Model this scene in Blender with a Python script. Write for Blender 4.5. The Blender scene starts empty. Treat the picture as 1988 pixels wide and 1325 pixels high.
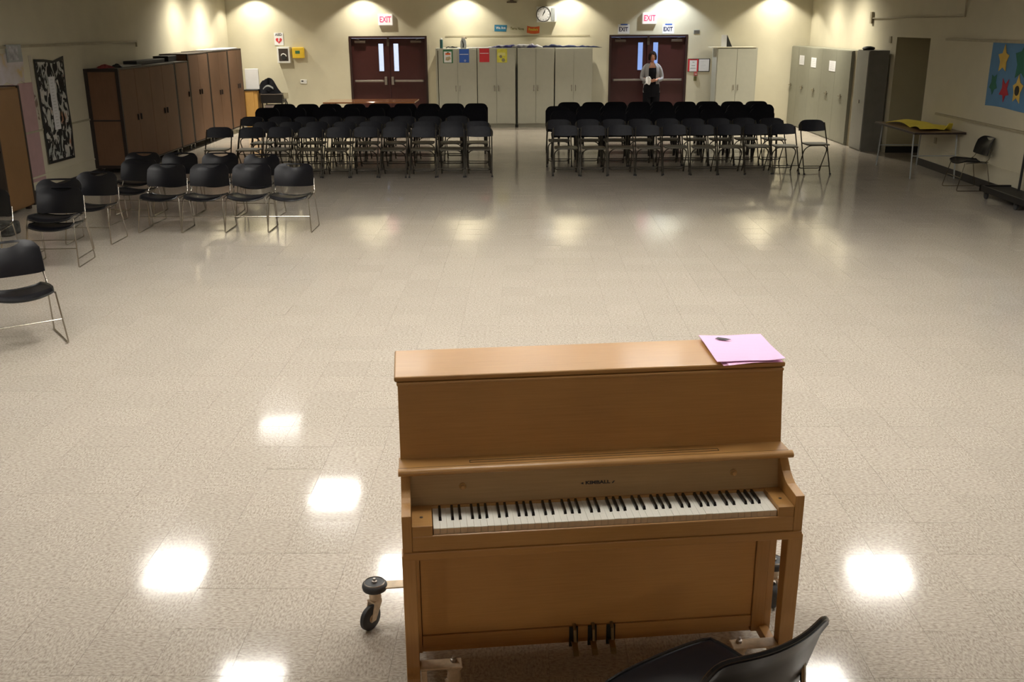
import bpy, bmesh, math, random
from mathutils import Vector, Matrix
random.seed(7)
PI = math.pi
C = bpy.context.scene.collection
SC = bpy.context.scene

# ------------------------------------------------------------------ camera
CH = 2.4095
_R = Vector((0.9999093555, 0.0124852151, -0.0050398503))
_U = Vector((0.0009783230, 0.3059563034, 0.9520450532))
_F = Vector((-0.0134284612, 0.9519636862, -0.3059163555))
cam = bpy.data.cameras.new('camera')
cam.sensor_width = 36.0
cam.lens = 1920.5 / 1988 * 36.0
cam.clip_end = 200
camo = bpy.data.objects.new('camera', cam)
M = Matrix((_R, _U, -_F)).transposed().to_4x4()
M.translation = Vector((0, 0, CH))
camo.matrix_world = M
C.objects.link(camo)
SC.camera = camo

# ------------------------------------------------------------------ world, exposure
SC.view_settings.view_transform = 'Standard'
SC.view_settings.look = 'None'
SC.view_settings.exposure = 0.0
SC.view_settings.gamma = 1.0
SC.view_settings.use_curve_mapping = False
w = bpy.data.worlds.new('world'); SC.world = w
w.use_nodes = True
w.node_tree.nodes['Background'].inputs[0].default_value = (.80, .87, 1.0, 1)
w.node_tree.nodes['Background'].inputs[1].default_value = 2.6

# room dimensions
XL, XR, XR2, YF, YN, ZC = -7.27, 6.93, 6.93, 25.23, -5.0, 3.3
LAMP_E = 37.0       # emission of the ceiling panels
DOWN = 430.0        # watts per downlight
WARM = (1.0, 0.93, 0.77)

# ------------------------------------------------------------------ materials
def nt(name):
    m = bpy.data.materials.new(name); m.use_nodes = True
    t = m.node_tree; b = t.nodes['Principled BSDF']
    return m, t, b
def mat(name, col, rough=0.5, metal=0.0, var=0.08, scale=8.0, stretch=(1, 1, 1), bump=0.0, bscale=None, spec=0.5, coat=0.0, emit=None, estr=0.0, alpha=None):
    m, t, b = nt(name)
    N = t.nodes.new; L = t.links.new
    tc = N('ShaderNodeTexCoord'); mp = N('ShaderNodeMapping'); mp.inputs['Scale'].default_value = stretch
    L(tc.outputs['Object'], mp.inputs['Vector'])
    no = N('ShaderNodeTexNoise'); no.inputs['Scale'].default_value = scale; no.inputs['Detail'].default_value = 5
    L(mp.outputs[0], no.inputs['Vector'])
    r = N('ShaderNodeValToRGB')
    lo = [max(0, c * (1 - var)) for c in col[:3]]; hi = [min(1, c * (1 + var)) for c in col[:3]]
    r.color_ramp.elements[0].color = (*lo, 1); r.color_ramp.elements[1].color = (*hi, 1)
    r.color_ramp.elements[0].position = .3; r.color_ramp.elements[1].position = .7
    L(no.outputs['Fac'], r.inputs['Fac']); L(r.outputs['Color'], b.inputs['Base Color'])
    b.inputs['Roughness'].default_value = rough; b.inputs['Metallic'].default_value = metal
    b.inputs['Specular IOR Level'].default_value = spec
    b.inputs['Coat Weight'].default_value = coat; b.inputs['Coat Roughness'].default_value = .1
    if bump:
        bp = N('ShaderNodeBump'); bp.inputs['Strength'].default_value = bump; bp.inputs['Distance'].default_value = .01
        n2 = N('ShaderNodeTexNoise'); n2.inputs['Scale'].default_value = bscale or scale * 4; n2.inputs['Detail'].default_value = 3
        L(mp.outputs[0], n2.inputs['Vector']); L(n2.outputs['Fac'], bp.inputs['Height']); L(bp.outputs[0], b.inputs['Normal'])
    if emit:
        b.inputs['Emission Color'].default_value = (*emit, 1); b.inputs['Emission Strength'].default_value = estr
    return m
def wood(name, col, dark, rough=0.35, sx=(1.2, 30, 30), coat=0.15, mixlo=.3):
    m, t, b = nt(name)
    N = t.nodes.new; L = t.links.new
    tc = N('ShaderNodeTexCoord'); mp = N('ShaderNodeMapping'); mp.inputs['Scale'].default_value = sx
    L(tc.outputs['Object'], mp.inputs['Vector'])
    n1 = N('ShaderNodeTexNoise'); n1.inputs['Scale'].default_value = 5; n1.inputs['Detail'].default_value = 8; n1.inputs['Roughness'].default_value = .65
    L(mp.outputs[0], n1.inputs['Vector'])
    n2 = N('ShaderNodeTexNoise'); n2.inputs['Scale'].default_value = 2.2; n2.inputs['Detail'].default_value = 3
    L(tc.outputs['Object'], n2.inputs['Vector'])
    ad = N('ShaderNodeMix'); ad.data_type = 'FLOAT'; ad.inputs[0].default_value = .45
    L(n1.outputs['Fac'], ad.inputs[2]); L(n2.outputs['Fac'], ad.inputs[3])
    r = N('ShaderNodeValToRGB'); r.color_ramp.elements[0].position = mixlo; r.color_ramp.elements[1].position = .66
    r.color_ramp.elements[0].color = (*dark, 1); r.color_ramp.elements[1].color = (*col, 1)
    L(ad.outputs[0], r.inputs['Fac']); L(r.outputs['Color'], b.inputs['Base Color'])
    b.inputs['Roughness'].default_value = rough; b.inputs['Coat Weight'].default_value = coat; b.inputs['Coat Roughness'].default_value = .12
    bp = N('ShaderNodeBump'); bp.inputs['Strength'].default_value = .08; bp.inputs['Distance'].default_value = .003
    L(n1.outputs['Fac'], bp.inputs['Height']); L(bp.outputs[0], b.inputs['Normal'])
    return m
def floor_mat():
    m, t, b = nt('vinyl_tile')
    N = t.nodes.new; L = t.links.new
    g = N('ShaderNodeNewGeometry')
    def mth(op, a, b_=None, c=None):
        n = N('ShaderNodeMath'); n.operation = op
        for i, v in enumerate((a, b_, c)):
            if v is None: continue
            if isinstance(v, (int, float)): n.inputs[i].default_value = v
            else: L(v, n.inputs[i])
        return n.outputs[0]
    s = N('ShaderNodeSeparateXYZ'); L(g.outputs['Position'], s.inputs[0])
    ix = mth('FLOOR', mth('DIVIDE', mth('ADD', s.outputs[0], 1.155), TS)); iy = mth('FLOOR', mth('DIVIDE', mth('SUBTRACT', s.outputs[1], 3.87), TS))
    par = mth('PINGPONG', mth('ADD', ix, iy), 1.0)
    wn = N('ShaderNodeTexWhiteNoise'); wn.noise_dimensions = '2D'
    cb = N('ShaderNodeCombineXYZ'); L(ix, cb.inputs[0]); L(iy, cb.inputs[1]); L(cb.outputs[0], wn.inputs['Vector'])
    def streak(sc, detail, rough):
        outs = []
        for st in ((1, 2.2, 1), (2.2, 1, 1)):
            mp = N('ShaderNodeMapping'); mp.inputs['Scale'].default_value = st
            L(g.outputs['Position'], mp.inputs['Vector'])
            n = N('ShaderNodeTexNoise'); n.inputs['Scale'].default_value = sc; n.inputs['Detail'].default_value = detail; n.inputs['Roughness'].default_value = rough
            L(mp.outputs[0], n.inputs['Vector']); outs.append(n.outputs['Fac'])
        mx = N('ShaderNodeMix'); mx.data_type = 'FLOAT'
        L(par, mx.inputs[0]); L(outs[0], mx.inputs[2]); L(outs[1], mx.inputs[3])
        return mx.outputs[0]
    f = streak(50, 5, .62)
    r = N('ShaderNodeValToRGB'); e = r.color_ramp.elements
    e[0].position = .30; e[0].color = (*FL_D, 1); e[1].position = .50; e[1].color = (*FL_M, 1)
    x = e.new(.68); x.color = (*FL_L, 1)
    L(f, r.inputs['Fac'])
    big = N('ShaderNodeTexNoise'); big.inputs['Scale'].default_value = .5; big.inputs['Detail'].default_value = 3; L(g.outputs['Position'], big.inputs['Vector'])
    v = mth('ADD', mth('MULTIPLY', wn.outputs['Value'], .05), mth('MULTIPLY', big.outputs['Fac'], .10))
    v = mth('ADD', v, .92)
    vm = N('ShaderNodeVectorMath'); vm.operation = 'SCALE'; L(r.outputs['Color'], vm.inputs[0]); L(v, vm.inputs['Scale'])
    L(vm.outputs[0], b.inputs['Base Color'])
    sc2 = N('ShaderNodeTexNoise'); sc2.inputs['Scale'].default_value = 1.4; sc2.inputs['Detail'].default_value = 6; L(g.outputs['Position'], sc2.inputs['Vector'])
    L(mth('ADD', mth('MULTIPLY', sc2.outputs['Fac'], .14), .03), b.inputs['Roughness'])
    b.inputs['Specular IOR Level'].default_value = .5
    b.inputs['IOR'].default_value = 1.5
    bp = N('ShaderNodeBump'); bp.inputs['Strength'].default_value = .25; bp.inputs['Distance'].default_value = .0010
    n3 = N('ShaderNodeTexNoise'); n3.inputs['Scale'].default_value = 9; n3.inputs['Detail'].default_value = 3; L(g.outputs['Position'], n3.inputs['Vector'])
    L(n3.outputs['Fac'], bp.inputs['Height']); L(bp.outputs[0], b.inputs['Normal'])
    return m
TS = 0.312
FL_D, FL_M, FL_L = (.27, .228, .185), (.455, .403, .342), (.58, .528, .46)
M_FLOOR = floor_mat()
M_SEAM = mat('tile_seam', (.17, .14, .11), .7)
M_WALL = mat('cream_paint', (.57, .53, .40), .75, var=.03, scale=3, bump=.15, bscale=60)
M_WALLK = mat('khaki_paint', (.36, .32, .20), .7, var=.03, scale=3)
M_CEIL = mat('ceiling_board', (.30, .28, .23), .9, var=.04, scale=6)
M_BASE = mat('black_baseboard', (.015, .014, .013), .45)
M_RAIL = mat('rail_paint', (.36, .32, .22), .6)
M_BLK = mat('black_plastic', (.005, .005, .007), .30, spec=.28, var=.15, scale=30, bump=.05, bscale=400)
M_BLKR = mat('black_rim', (.012, .012, .013), .2)
M_CHROME = mat('chrome', (.36, .33, .28), .24, 1.0, var=.03)
M_FMET = mat('folding_chair_metal', (.055, .048, .038), .35, .6)
M_FBACK = mat('charcoal_vinyl', (.020, .021, .029), .5, spec=.3, var=.12, scale=20)
M_FSEAT = mat('olive_metal_seat', (.080, .070, .050), .45, .2)
M_DARKF = mat('black_upholstery', (.010, .010, .014), .8, spec=.15, var=.2, scale=60)
M_DARKL = mat('black_leg_metal', (.012, .011, .011), .4, .3)
M_LOCK = mat('grey_green_enamel', (.21, .21, .165), .42, var=.03)
M_LOCK2 = mat('grey_enamel', (.25, .25, .225), .4, var=.03)
M_CAB = mat('pale_grey_laminate', (.39, .385, .32), .5, var=.03)
M_CABD = mat('dark_gap', (.02, .02, .015), .8)
M_BRN = wood('brown_laminate', (.170, .085, .042), (.125, .062, .030), .7, (20, 20, 1.5), 0.0)
M_BRN2 = wood('tan_laminate', (.20, .105, .040), (.155, .078, .028), .5, (20, 20, 1.5), 0.0)
M_EDGE = mat('dark_edge_band', (.020, .011, .008), .5)
M_OAKY = wood('yellow_oak', (.52, .30, .085), (.42, .23, .06), .5, (20, 20, 1.5), 0)
M_MAROON = mat('maroon_door_paint', (.045, .010, .009), .4, var=.05)
M_FRAMED = mat('dark_door_frame', (.030, .012, .010), .45)
M_STEEL = mat('brushed_steel', (.42, .38, .34), .35, .9)
M_BRONZE = mat('bronze_closer', (.12, .09, .07), .4, .6)
M_WHITE = mat('white_plastic', (.72, .72, .70), .4, var=.02)
M_GREYP = mat('grey_plastic', (.32, .34, .34), .5)
M_PAPER = mat('white_paper', (.72, .72, .74), .8, var=.03)
M_PINKP = mat('pink_paper', (.90, .54, .80), .8, var=.03, scale=15)
m_, t_, b_ = nt('pink_printed_paper'); b_.inputs['Roughness'].default_value = .8
tc = t_.nodes.new('ShaderNodeTexCoord'); wv = t_.nodes.new('ShaderNodeTexWave'); wv.bands_direction = 'Y'; wv.inputs['Scale'].default_value = 18; wv.inputs['Distortion'].default_value = .6; wv.inputs['Detail Scale'].default_value = 6
r_ = t_.nodes.new('ShaderNodeValToRGB'); r_.color_ramp.elements[0].position = .0; r_.color_ramp.elements[0].color = (.82, .48, .74, 1); r_.color_ramp.elements[1].position = .3; r_.color_ramp.elements[1].color = (.90, .56, .82, 1)
t_.links.new(tc.outputs['Object'], wv.inputs['Vector']); t_.links.new(wv.outputs['Fac'], r_.inputs['Fac']); t_.links.new(r_.outputs['Color'], b_.inputs['Base Color'])
M_PINKQ = m_
M_PINKW = mat('dusty_pink_paper', (.42, .27, .27), .85, var=.05)
M_RED = mat('red_print', (.55, .03, .04), .5)
M_NAVY = mat('navy_print', (.02, .02, .08), .6)
M_BLUE = mat('blue_print', (.03, .10, .42), .5)
M_YEL = mat('yellow_plastic', (.72, .48, .03), .45)
M_YEL2 = mat('yellow_print', (.62, .58, .07), .6, var=.15, scale=12)
M_YELC = mat('yellow_cloth', (.90, .74, .07), .8, var=.06, bump=.3, bscale=30)
M_GREEN = mat('green_print', (.03, .14, .06), .6)
M_TEAL = mat('teal_label', (.02, .10, .10), .5)
M_BLACK = mat('black_print', (.01, .01, .01), .6)
M_ORANGE = mat('orange_print', (.62, .10, .02), .6)
M_BANBL = mat('blue_craft_paper', (.10, .235, .42), .8, var=.08, scale=4)
M_LTBL = mat('banner_blue', (.03, .20, .36), .6)
M_OLIVE = mat('olive_print', (.13, .12, .035), .6)
M_BRASS = mat('old_brass', (.25, .19, .10), .35, 1.0)
M_RUB = mat('grey_rubber', (.035, .035, .037), .6)
M_DOLLY = mat('tan_painted_steel', (.55, .43, .29), .5, .1, var=.15, scale=40)
M_PW = wood('piano_maple', (.46, .25, .078), (.36, .18, .05), .42, (1.2, 40, 40), .06)
M_PWV = wood('piano_maple_panel', (.47, .24, .066), (.36, .175, .046), .45, (1.0, 40, 30), .04)
M_PWN = wood('piano_nameboard_maple', (.40, .245, .10), (.30, .18, .07), .45, (1.0, 40, 30), .04)
M_PWL = wood('piano_maple_leg', (.46, .25, .078), (.36, .175, .048), .42, (40, 40, 1.4), .08)
M_IVORY = mat('ivory_keytop', (.88, .86, .77), .22, var=.02)
M_KEYW = mat('bare_key_wood', (.62, .45, .27), .6, var=.10, scale=50)
M_EBON = mat('black_keytop', (.006, .006, .006), .18)
M_SKIN = mat('skin', (.42, .20, .13), .5)
M_HAIR = mat('dark_hair', (.014, .008, .006), .9, spec=.1)
M_CARD = mat('grey_knit', (.22, .215, .225), .9, var=.1, scale=60)
M_TOPB = mat('black_cloth', (.006, .006, .008), .9, spec=.1)
M_CLOTHW = mat('white_cloth', (.75, .75, .76), .85)
M_STAGE = wood('stage_boards', (.30, .17, .08), (.2, .11, .05), .4, (20, 2, 20))
M_BROWNT = wood('table_laminate', (.20, .125, .07), (.15, .09, .05), .3, (2, 20, 20), .1)
M_TABR = wood('red_brown_table_laminate', (.30, .13, .06), (.22, .09, .04), .10, (2, 20, 20), .5)

# ------------------------------------------------------------------ mesh builder
class MB:
    def __init__(s): s.bm = bmesh.new()
    def box(s, x0, x1, y0, y1, z0, z1, mt=None):
        vs = [s.bm.verts.new((x, y, z)) for x in (x0, x1) for y in (y0, y1) for z in (z0, z1)]
        if mt is not None:
            for v in vs: v.co = mt @ v.co
        for f in ((0, 1, 3, 2), (4, 6, 7, 5), (0, 4, 5, 1), (2, 3, 7, 6), (0, 2, 6, 4), (1, 5, 7, 3)):
            s.bm.faces.new([vs[i] for i in f])
        return s
    def prism(s, pts, h0, h1, axis='x', mt=None):
        def P(a, b, h):
            p = {'x': (h, a, b), 'y': (a, h, b), 'z': (a, b, h)}[axis]
            p = Vector(p); return mt @ p if mt is not None else p
        A = [s.bm.verts.new(P(a, b, h0)) for a, b in pts]; B = [s.bm.verts.new(P(a, b, h1)) for a, b in pts]
        n = len(pts)
        s.bm.faces.new(A); s.bm.faces.new(B[::-1])
        for i in range(n): s.bm.faces.new((A[i], B[i], B[(i + 1) % n], A[(i + 1) % n]))
        return s
    def tube(s, path, r, n=8, closed=False, caps=True):
        P = [Vector(p) for p in path]; k = len(P); rings = []
        rr = r if isinstance(r, (list, tuple)) else [r] * k
        up = None
        for i in range(k):
            if closed: d = (P[(i + 1) % k] - P[i - 1]).normalized()
            else: d = (P[min(i + 1, k - 1)] - P[max(i - 1, 0)]).normalized()
            if up is None:
                up = Vector((0, 0, 1)) if abs(d.z) < .9 else Vector((1, 0, 0))
            a = d.cross(up)
            if a.length < 1e-4: a = d.cross(Vector((0, 1, 0)))
            a.normalize(); b_ = a.cross(d).normalized(); up = b_
            rings.append([s.bm.verts.new(P[i] + a * rr[i] * math.cos(2 * PI * j / n) + b_ * rr[i] * math.sin(2 * PI * j / n)) for j in range(n)])
        for i in range(k if closed else k - 1):
            A, B = rings[i], rings[(i + 1) % k]
            for j in range(n): s.bm.faces.new((A[j], A[(j + 1) % n], B[(j + 1) % n], B[j]))
        if caps and not closed:
            s.bm.faces.new(rings[0][::-1]); s.bm.faces.new(rings[-1])
        return s
    def lathe(s, prof, cx=0, cy=0, n=24, mt=None):
        rings = []
        for r, z in prof:
            ring = []
            for j in range(n):
                p = Vector((cx + r * math.cos(2 * PI * j / n), cy + r * math.sin(2 * PI * j / n), z))
                ring.append(s.bm.verts.new(mt @ p if mt is not None else p))
            rings.append(ring)
        for i in range(len(rings) - 1):
            A, B = rings[i], rings[i + 1]
            for j in range(n): s.bm.faces.new((A[j], A[(j + 1) % n], B[(j + 1) % n], B[j]))
        s.bm.faces.new(rings[0][::-1]); s.bm.faces.new(rings[-1])
        return s
    def grid(s, fn, nu, nv, thick=0, skip=None):
        def lay(off):
            return [[s.bm.verts.new(fn(i / nu, j / nv)) for i in range(nu + 1)] for j in range(nv + 1)]
        G = lay(0)
        faces = []
        for j in range(nv):
            for i in range(nu):
                if skip and skip((i + .5) / nu, j): continue
                faces.append(s.bm.faces.new((G[j][i], G[j][i + 1], G[j + 1][i + 1], G[j + 1][i])))
        if thick:
            loose = [v for r_ in G for v in r_ if not v.link_faces]
            for v in loose: s.bm.verts.remove(v)
            s.bm.normal_update()
            bmesh.ops.solidify(s.bm, geom=faces, thickness=thick)
        return s
    def build(s, name, m, parent=None, smooth=False, bevel=0, seg=2, sub=0):
        bmesh.ops.recalc_face_normals(s.bm, faces=s.bm.faces)
        if bevel:
            bmesh.ops.bevel(s.bm, geom=[e for e in s.bm.edges if len(e.link_faces) == 2 and e.calc_face_angle(0) > .6], offset=bevel, segments=seg, affect='EDGES', profile=.5)
        me = bpy.data.meshes.new(name); s.bm.to_mesh(me); s.bm.free()
        for x in (m if isinstance(m, (list, tuple)) else [m]): me.materials.append(x)
        o = bpy.data.objects.new(name, me); C.objects.link(o)
        if parent: o.parent = parent
        if smooth:
            for p in me.polygons: p.use_smooth = True
            try: me.set_sharp_from_angle(angle=math.radians(45))
            except Exception: pass
        if sub:
            md = o.modifiers.new('sub', 'SUBSURF'); md.levels = sub; md.render_levels = sub
        return o
def thing(name, label, cat, loc=(0, 0, 0), rz=0, group=None):
    o = bpy.data.objects.new(name, None); C.objects.link(o); o.location = loc; o.rotation_euler = (0, 0, rz)
    o.empty_display_size = .1
    o['label'] = label; o['category'] = cat
    if group: o['group'] = group
    return o
def tag(o, label, cat, group=None, kind=None):
    o['label'] = label; o['category'] = cat
    if group: o['group'] = group
    if kind: o['kind'] = kind
    return o
def struct(o): o['kind'] = 'structure'; return o
def bx(name, m, parent, *a, bevel=0, **k): return MB().box(*a).build(name, m, parent, bevel=bevel, **k)
def dup(root, loc, rz, label, group=None):
    r = root.copy(); C.objects.link(r); r.location = loc; r.rotation_euler = (0, 0, rz); r['label'] = label
    if group: r['group'] = group
    for ch in list(root.children):
        c = ch.copy(); C.objects.link(c); c.parent = r
        for g in ch.children:
            d = g.copy(); C.objects.link(d); d.parent = c
    return r
def text(name, s_, size, m, parent, loc, rot=(PI / 2, 0, 0), extr=.002, sx=1.0, bold=0, align='CENTER'):
    cu = bpy.data.curves.new(name, 'FONT'); cu.body = s_; cu.size = size; cu.extrude = extr; cu.align_x = align; cu.align_y = 'CENTER'; cu.offset = bold
    cu.resolution_u = 3
    o = bpy.data.objects.new(name, cu); C.objects.link(o)
    bpy.context.view_layer.update()
    me = bpy.data.meshes.new_from_object(o.evaluated_get(bpy.context.evaluated_depsgraph_get()))
    bpy.data.objects.remove(o)
    me.materials.clear(); me.materials.append(m)
    o = bpy.data.objects.new(name, me); C.objects.link(o)
    for v in me.vertices: v.co.x *= sx
    if parent: o.parent = parent
    o.location = loc; o.rotation_euler = rot
    return o
def arc(cx, cy, r, a0, a1, n): return [(cx + r * math.cos(a0 + (a1 - a0) * i / n), cy + r * math.sin(a0 + (a1 - a0) * i / n)) for i in range(n + 1)]

# ================================================================== ROOM SHELL
floor = struct(bx('floor', M_SEAM, None, XL - .15, XR + .9, YN, YF + .15, -.12, -.004))
# tiles: the 300 that show largest are objects, the rest one part
tb = MB(); g = .0005
tb.box(-TS / 2 + g, TS / 2 - g, -TS / 2 + g, TS / 2 - g, -.0045, 0)
tile0 = tb.build('tile', M_FLOOR, floor)
def proj(x, y, z):
    v = Vector((x, y, z - CH)); c = v.dot(_F)
    return (994 + 1920.5 * v.dot(_R) / c, 662.5 - 1920.5 * v.dot(_U) / c, c)
cells = []
for i in range(-21, 27):
    for j in range(-14, 70):
        x = -1.155 + TS * (i + .5); y = 3.87 + TS * (j + .5)
        if x < XL - TS / 2 or x > XR + .85 or y > YF + .1 or y < 1.4: continue
        px_, py_, c = proj(x, y, 0)
        vis = c > .5 and -60 < px_ < 2050 and py_ < 1400
        cells.append((0 if vis else 1, (x * x + y * y), x, y))
cells.sort()
sm = MB()
for n_, (v_, d_, x, y) in enumerate(cells):
    ax, ay = random.gauss(0, .0016), random.gauss(0, .0016)
    if n_ < 300:
        o = tile0 if n_ == 0 else tile0.copy()
        if n_: C.objects.link(o)
        o.location = (x, y, 0); o.rotation_euler = (ax, ay, 0)
    else:
        mt = Matrix.Translation((x, y, 0)) @ Matrix.Rotation(ax, 4, 'X') @ Matrix.Rotation(ay, 4, 'Y')
        x0, x1, y0, y1 = -TS / 2 + g, TS / 2 - g, -TS / 2 + g, TS / 2 - g
        x1 = min(x1, XR + .84 - x); x0 = max(x0, XL - .1 - x)
        sm.box(x0, x1, y0, y1, -.0045, 0, mt)
o = sm.build('tile_field', M_FLOOR, floor); o['kind'] = 'stuff'

struct(bx('ceiling', M_CEIL, None, XL - .15, XR + .9, YN, YF + .15, ZC, ZC + .15))
struct(bx('wall_left', M_WALL, None, XL - .15, XL, YN, YF + .15, 0, ZC))
# right wall with alcove opening Y 17.75-19.35 up to z 2.13
b = MB()
b.box(XR, XR + .15, YN, 17.75, 0, ZC); b.box(XR2, XR2 + .15, 19.35, YF + .15, 0, ZC); b.box(XR2, XR2 + .15, 17.75, 19.35, 2.13, ZC)
struct(b.build('wall_right', M_WALL))
b = MB()
b.box(XR + .15, XR + .8, 19.35, 19.5, 0, 2.13); b.box(XR2 + .001, XR + .15, 19.349, 19.352, 0, 2.13); b.box(XR + .15, XR + .8, 17.60, 17.75, 0, 2.13); b.box(XR + .8, XR + .95, 17.6, 19.5, 0, 2.13); b.box(XR + .1, XR + .8, 17.6, 19.5, 2.13, 2.2)
struct(b.build('wall_alcove', M_WALLK))
D1, D2, DW, DH = -4.309, 2.056, 1.91, 2.13
b = MB()
for x0, x1 in ((XL - .15, D1), (D1 + DW, D2), (D2 + DW, XR2 + .15)): b.box(x0, x1, YF, YF + .15, 0, ZC)
for d in (D1, D2): b.box(d, d + DW, YF, YF + .15, DH, ZC)
struct(b.build('wall_far', M_WALL))
struct(bx('wall_near', M_WALL, None, XL, XR, YN - .15, YN, 0, ZC))
struct(bx('stage_platform', M_STAGE, None, XL + .01, XR - .01, YN, 1.85, 0, .95))
# baseboards
for nm, a in (('baseboard_left', (XL, XL + .012, 14.0, YF, 0, .085)), ('baseboard_right', (XR - .012, XR, YN, 17.75, 0, .12)),
              ('baseboard_alcove', (XR, XR + .8, 19.338, 19.35, 0, .12)), ('baseboard_far', (D1 + DW, -2.2, YF - .012, YF, 0, .1))):
    struct(bx(nm, M_BASE, None, *a))
n_ = [0]
def trim(m, *a):
    n_[0] += 1; return struct(bx('trim_%d' % n_[0], m, None, *a))
trim(M_RAIL, XL, XL + .03, 13.6, 19.22, 2.11, 2.145)
trim(M_RAIL, XL, XL + .03, 19.18, 19.22, 2.03, 2.11)
trim(M_RAIL, XL, XL + .022, 14.2, 16.75, .905, .93)
trim(M_WALL, XL, XL + .015, 14.2, 16.75, .25, .275)
trim(M_RAIL, XR - .03, XR, 10, 17.06, 2.105, 2.14)
trim(M_RAIL, XR - .03, XR, 10, 17.12, .91, .945)
trim(M_WALL, XR - .015, XR, 10, 17.4, .355, .375)
trim(M_RAIL, -1.95, 1.58, YF - .007, YF, 2.10, 2.13)

# doors
def door(n, x0):
    r = struct(bx('door_%d' % n, M_FRAMED, None, x0, x0 + DW, YF + .005, YF + .125, DH - .05, DH))
    bx('frame_jamb', M_FRAMED, r, x0, x0 + .05, YF - .015, YF + .13, 0, DH)
    bx('frame_jamb', M_FRAMED, r, x0 + DW - .05, x0 + DW, YF - .015, YF + .13, 0, DH)
    bx('frame_head', M_FRAMED, r, x0 + .05, x0 + DW - .05, YF - .015, YF + .005, DH - .05, DH)
    xm = x0 + DW / 2
    bx('mullion', M_MAROON, r, xm - .022, xm + .022, YF + .03, YF + .10, 0, DH - .05)
    bx('strike_plate', M_BRONZE, r, xm - .03, xm + .03, YF + .018, YF + .03, DH - .24, DH - .06)
    yl = YF + .05
    for s in (-1, 1):
        a, c = (x0 + .052, xm - .024) if s < 0 else (xm + .024, x0 + DW - .052)
        w0, w1 = (xm - .245, xm - .125) if s < 0 else (xm + .125 + .0, xm + .245)
        z0, z1 = 1.30, 1.95
        b = MB()
        b.box(a, w0, yl, yl + .045, .01, DH - .055); b.box(w1, c, yl, yl + .045, .01, DH - .055)
        b.box(w0, w1, yl, yl + .045, .01, z0); b.box(w0, w1, yl, yl + .045, z1, DH - .055)
        lf = b.build('door_leaf', M_MAROON, r)
        gm = bx('pane', M_GLASS, lf, w0, w1, yl + .02, yl + .026, z0, z1)
        b = MB()
        for q in ((w0 - .012, w0, z0 - .012, z1 + .012), (w1, w1 + .012, z0 - .012, z1 + .012), (w0, w1, z0 - .012, z0), (w0, w1, z1, z1 + .012)):
            b.box(q[0], q[1], yl - .006, yl, q[2], q[3])
        b.build('pane_frame', M_FRAMED, lf)
        ex = c - .06 if s < 0 else a + .06
        bl, br = (a + .05, c - .1) if s < 0 else (a + .1, c - .05)
        b = MB(); b.box(bl, br, yl - .06, yl - .02, 1.045, 1.09); b.box(bl, bl + .03, yl - .06, yl, 1.045, 1.09)
        b.box(br - .03, br, yl - .06, yl, 1.045, 1.09)
        b.build('push_bar', M_STEEL, lf, bevel=.006)
        bx('latch_case', M_STEEL, lf, ex - .03, ex + .03, yl - .07, yl, .975, 1.165, bevel=.006)
        cx = a + .22 if s < 0 else c - .22
        bx('closer_body', M_BRONZE, lf, cx - .13, cx + .13, yl - .06, yl, 1.965, 2.02, bevel=.008)
        MB().tube([(cx, yl - .03, 2.025), (cx - s * -.02, yl - .10, 2.05), (cx + s * .12, yl - .02, 2.065)], .008).build('closer_arm', M_BRONZE, lf)
    return r
m_, t_, b_ = nt('glass_pane'); b_.inputs['Transmission Weight'].default_value = 1; b_.inputs['Roughness'].default_value = 0; b_.inputs['IOR'].default_value = 1.45
b_.inputs['Base Color'].default_value = (.9, .93, 1, 1)
M_GLASS = m_
door(1, D1); door(2, D2)
# outdoors seen through the door panes
M_OUTG = mat('pale_concrete', (.60, .60, .62), .9, var=.06)
M_OUTB = mat('pale_blue_render', (.22, .30, .50), .9, var=.1, scale=.6)
og = struct(bx('ground_outside', M_OUTG, None, -30, 30, YF + .16, 80, -.1, -.02))
ob = MB(); ob.box(1.2, 7, 33, 37, 0, 4); tag(ob.build('outbuilding', M_OUTB), 'pale blue outbuilding seen through the narrow panes of the right-hand doors', 'building')
ob = MB(); ob.box(-9, -.5, 45, 50, 0, 5); tag(ob.build('outbuilding', M_OUTG), 'white outbuilding seen through the narrow panes of the left-hand doors', 'building')

# ================================================================== LIGHTS
m_, t_, b_ = nt('lamp_diffuser')
b_.inputs['Base Color'].default_value = (.9, .9, .88, 1)
b_.inputs['Emission Color'].default_value = (1.0, .962, .895, 1); b_.inputs['Emission Strength'].default_value = LAMP_E
M_LAMP = m_
M_LAMPD = m_.copy(); M_LAMPD.node_tree.nodes['Principled BSDF'].inputs['Emission Strength'].default_value = LAMP_E * .22
M_LAMPS = m_.copy(); M_LAMPS.node_tree.nodes['Principled BSDF'].inputs['Emission Strength'].default_value = LAMP_E * 1.2
M_LAMPH = m_.copy(); M_LAMPH.node_tree.nodes['Principled BSDF'].inputs['Emission Strength'].default_value = LAMP_E * .75
def troffer(x, y, k, m, lab):
    t = thing('ceiling_light', lab, 'light', (x, y, ZC), 0, 'ceiling light panels over the front of the hall')
    b = MB(); a = .32
    for q in ((-a, a, -a, -a + .03), (-a, a, a - .03, a), (-a, -a + .03, -a + .03, a - .03), (a - .03, a, -a + .03, a - .03)): b.box(*q, -.05, 0)
    b.build('housing', M_WHITE, t)
    bx('diffuser', m, t, -a + .03, a - .03, -a + .03, a - .03, -.012, -.004)
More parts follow.
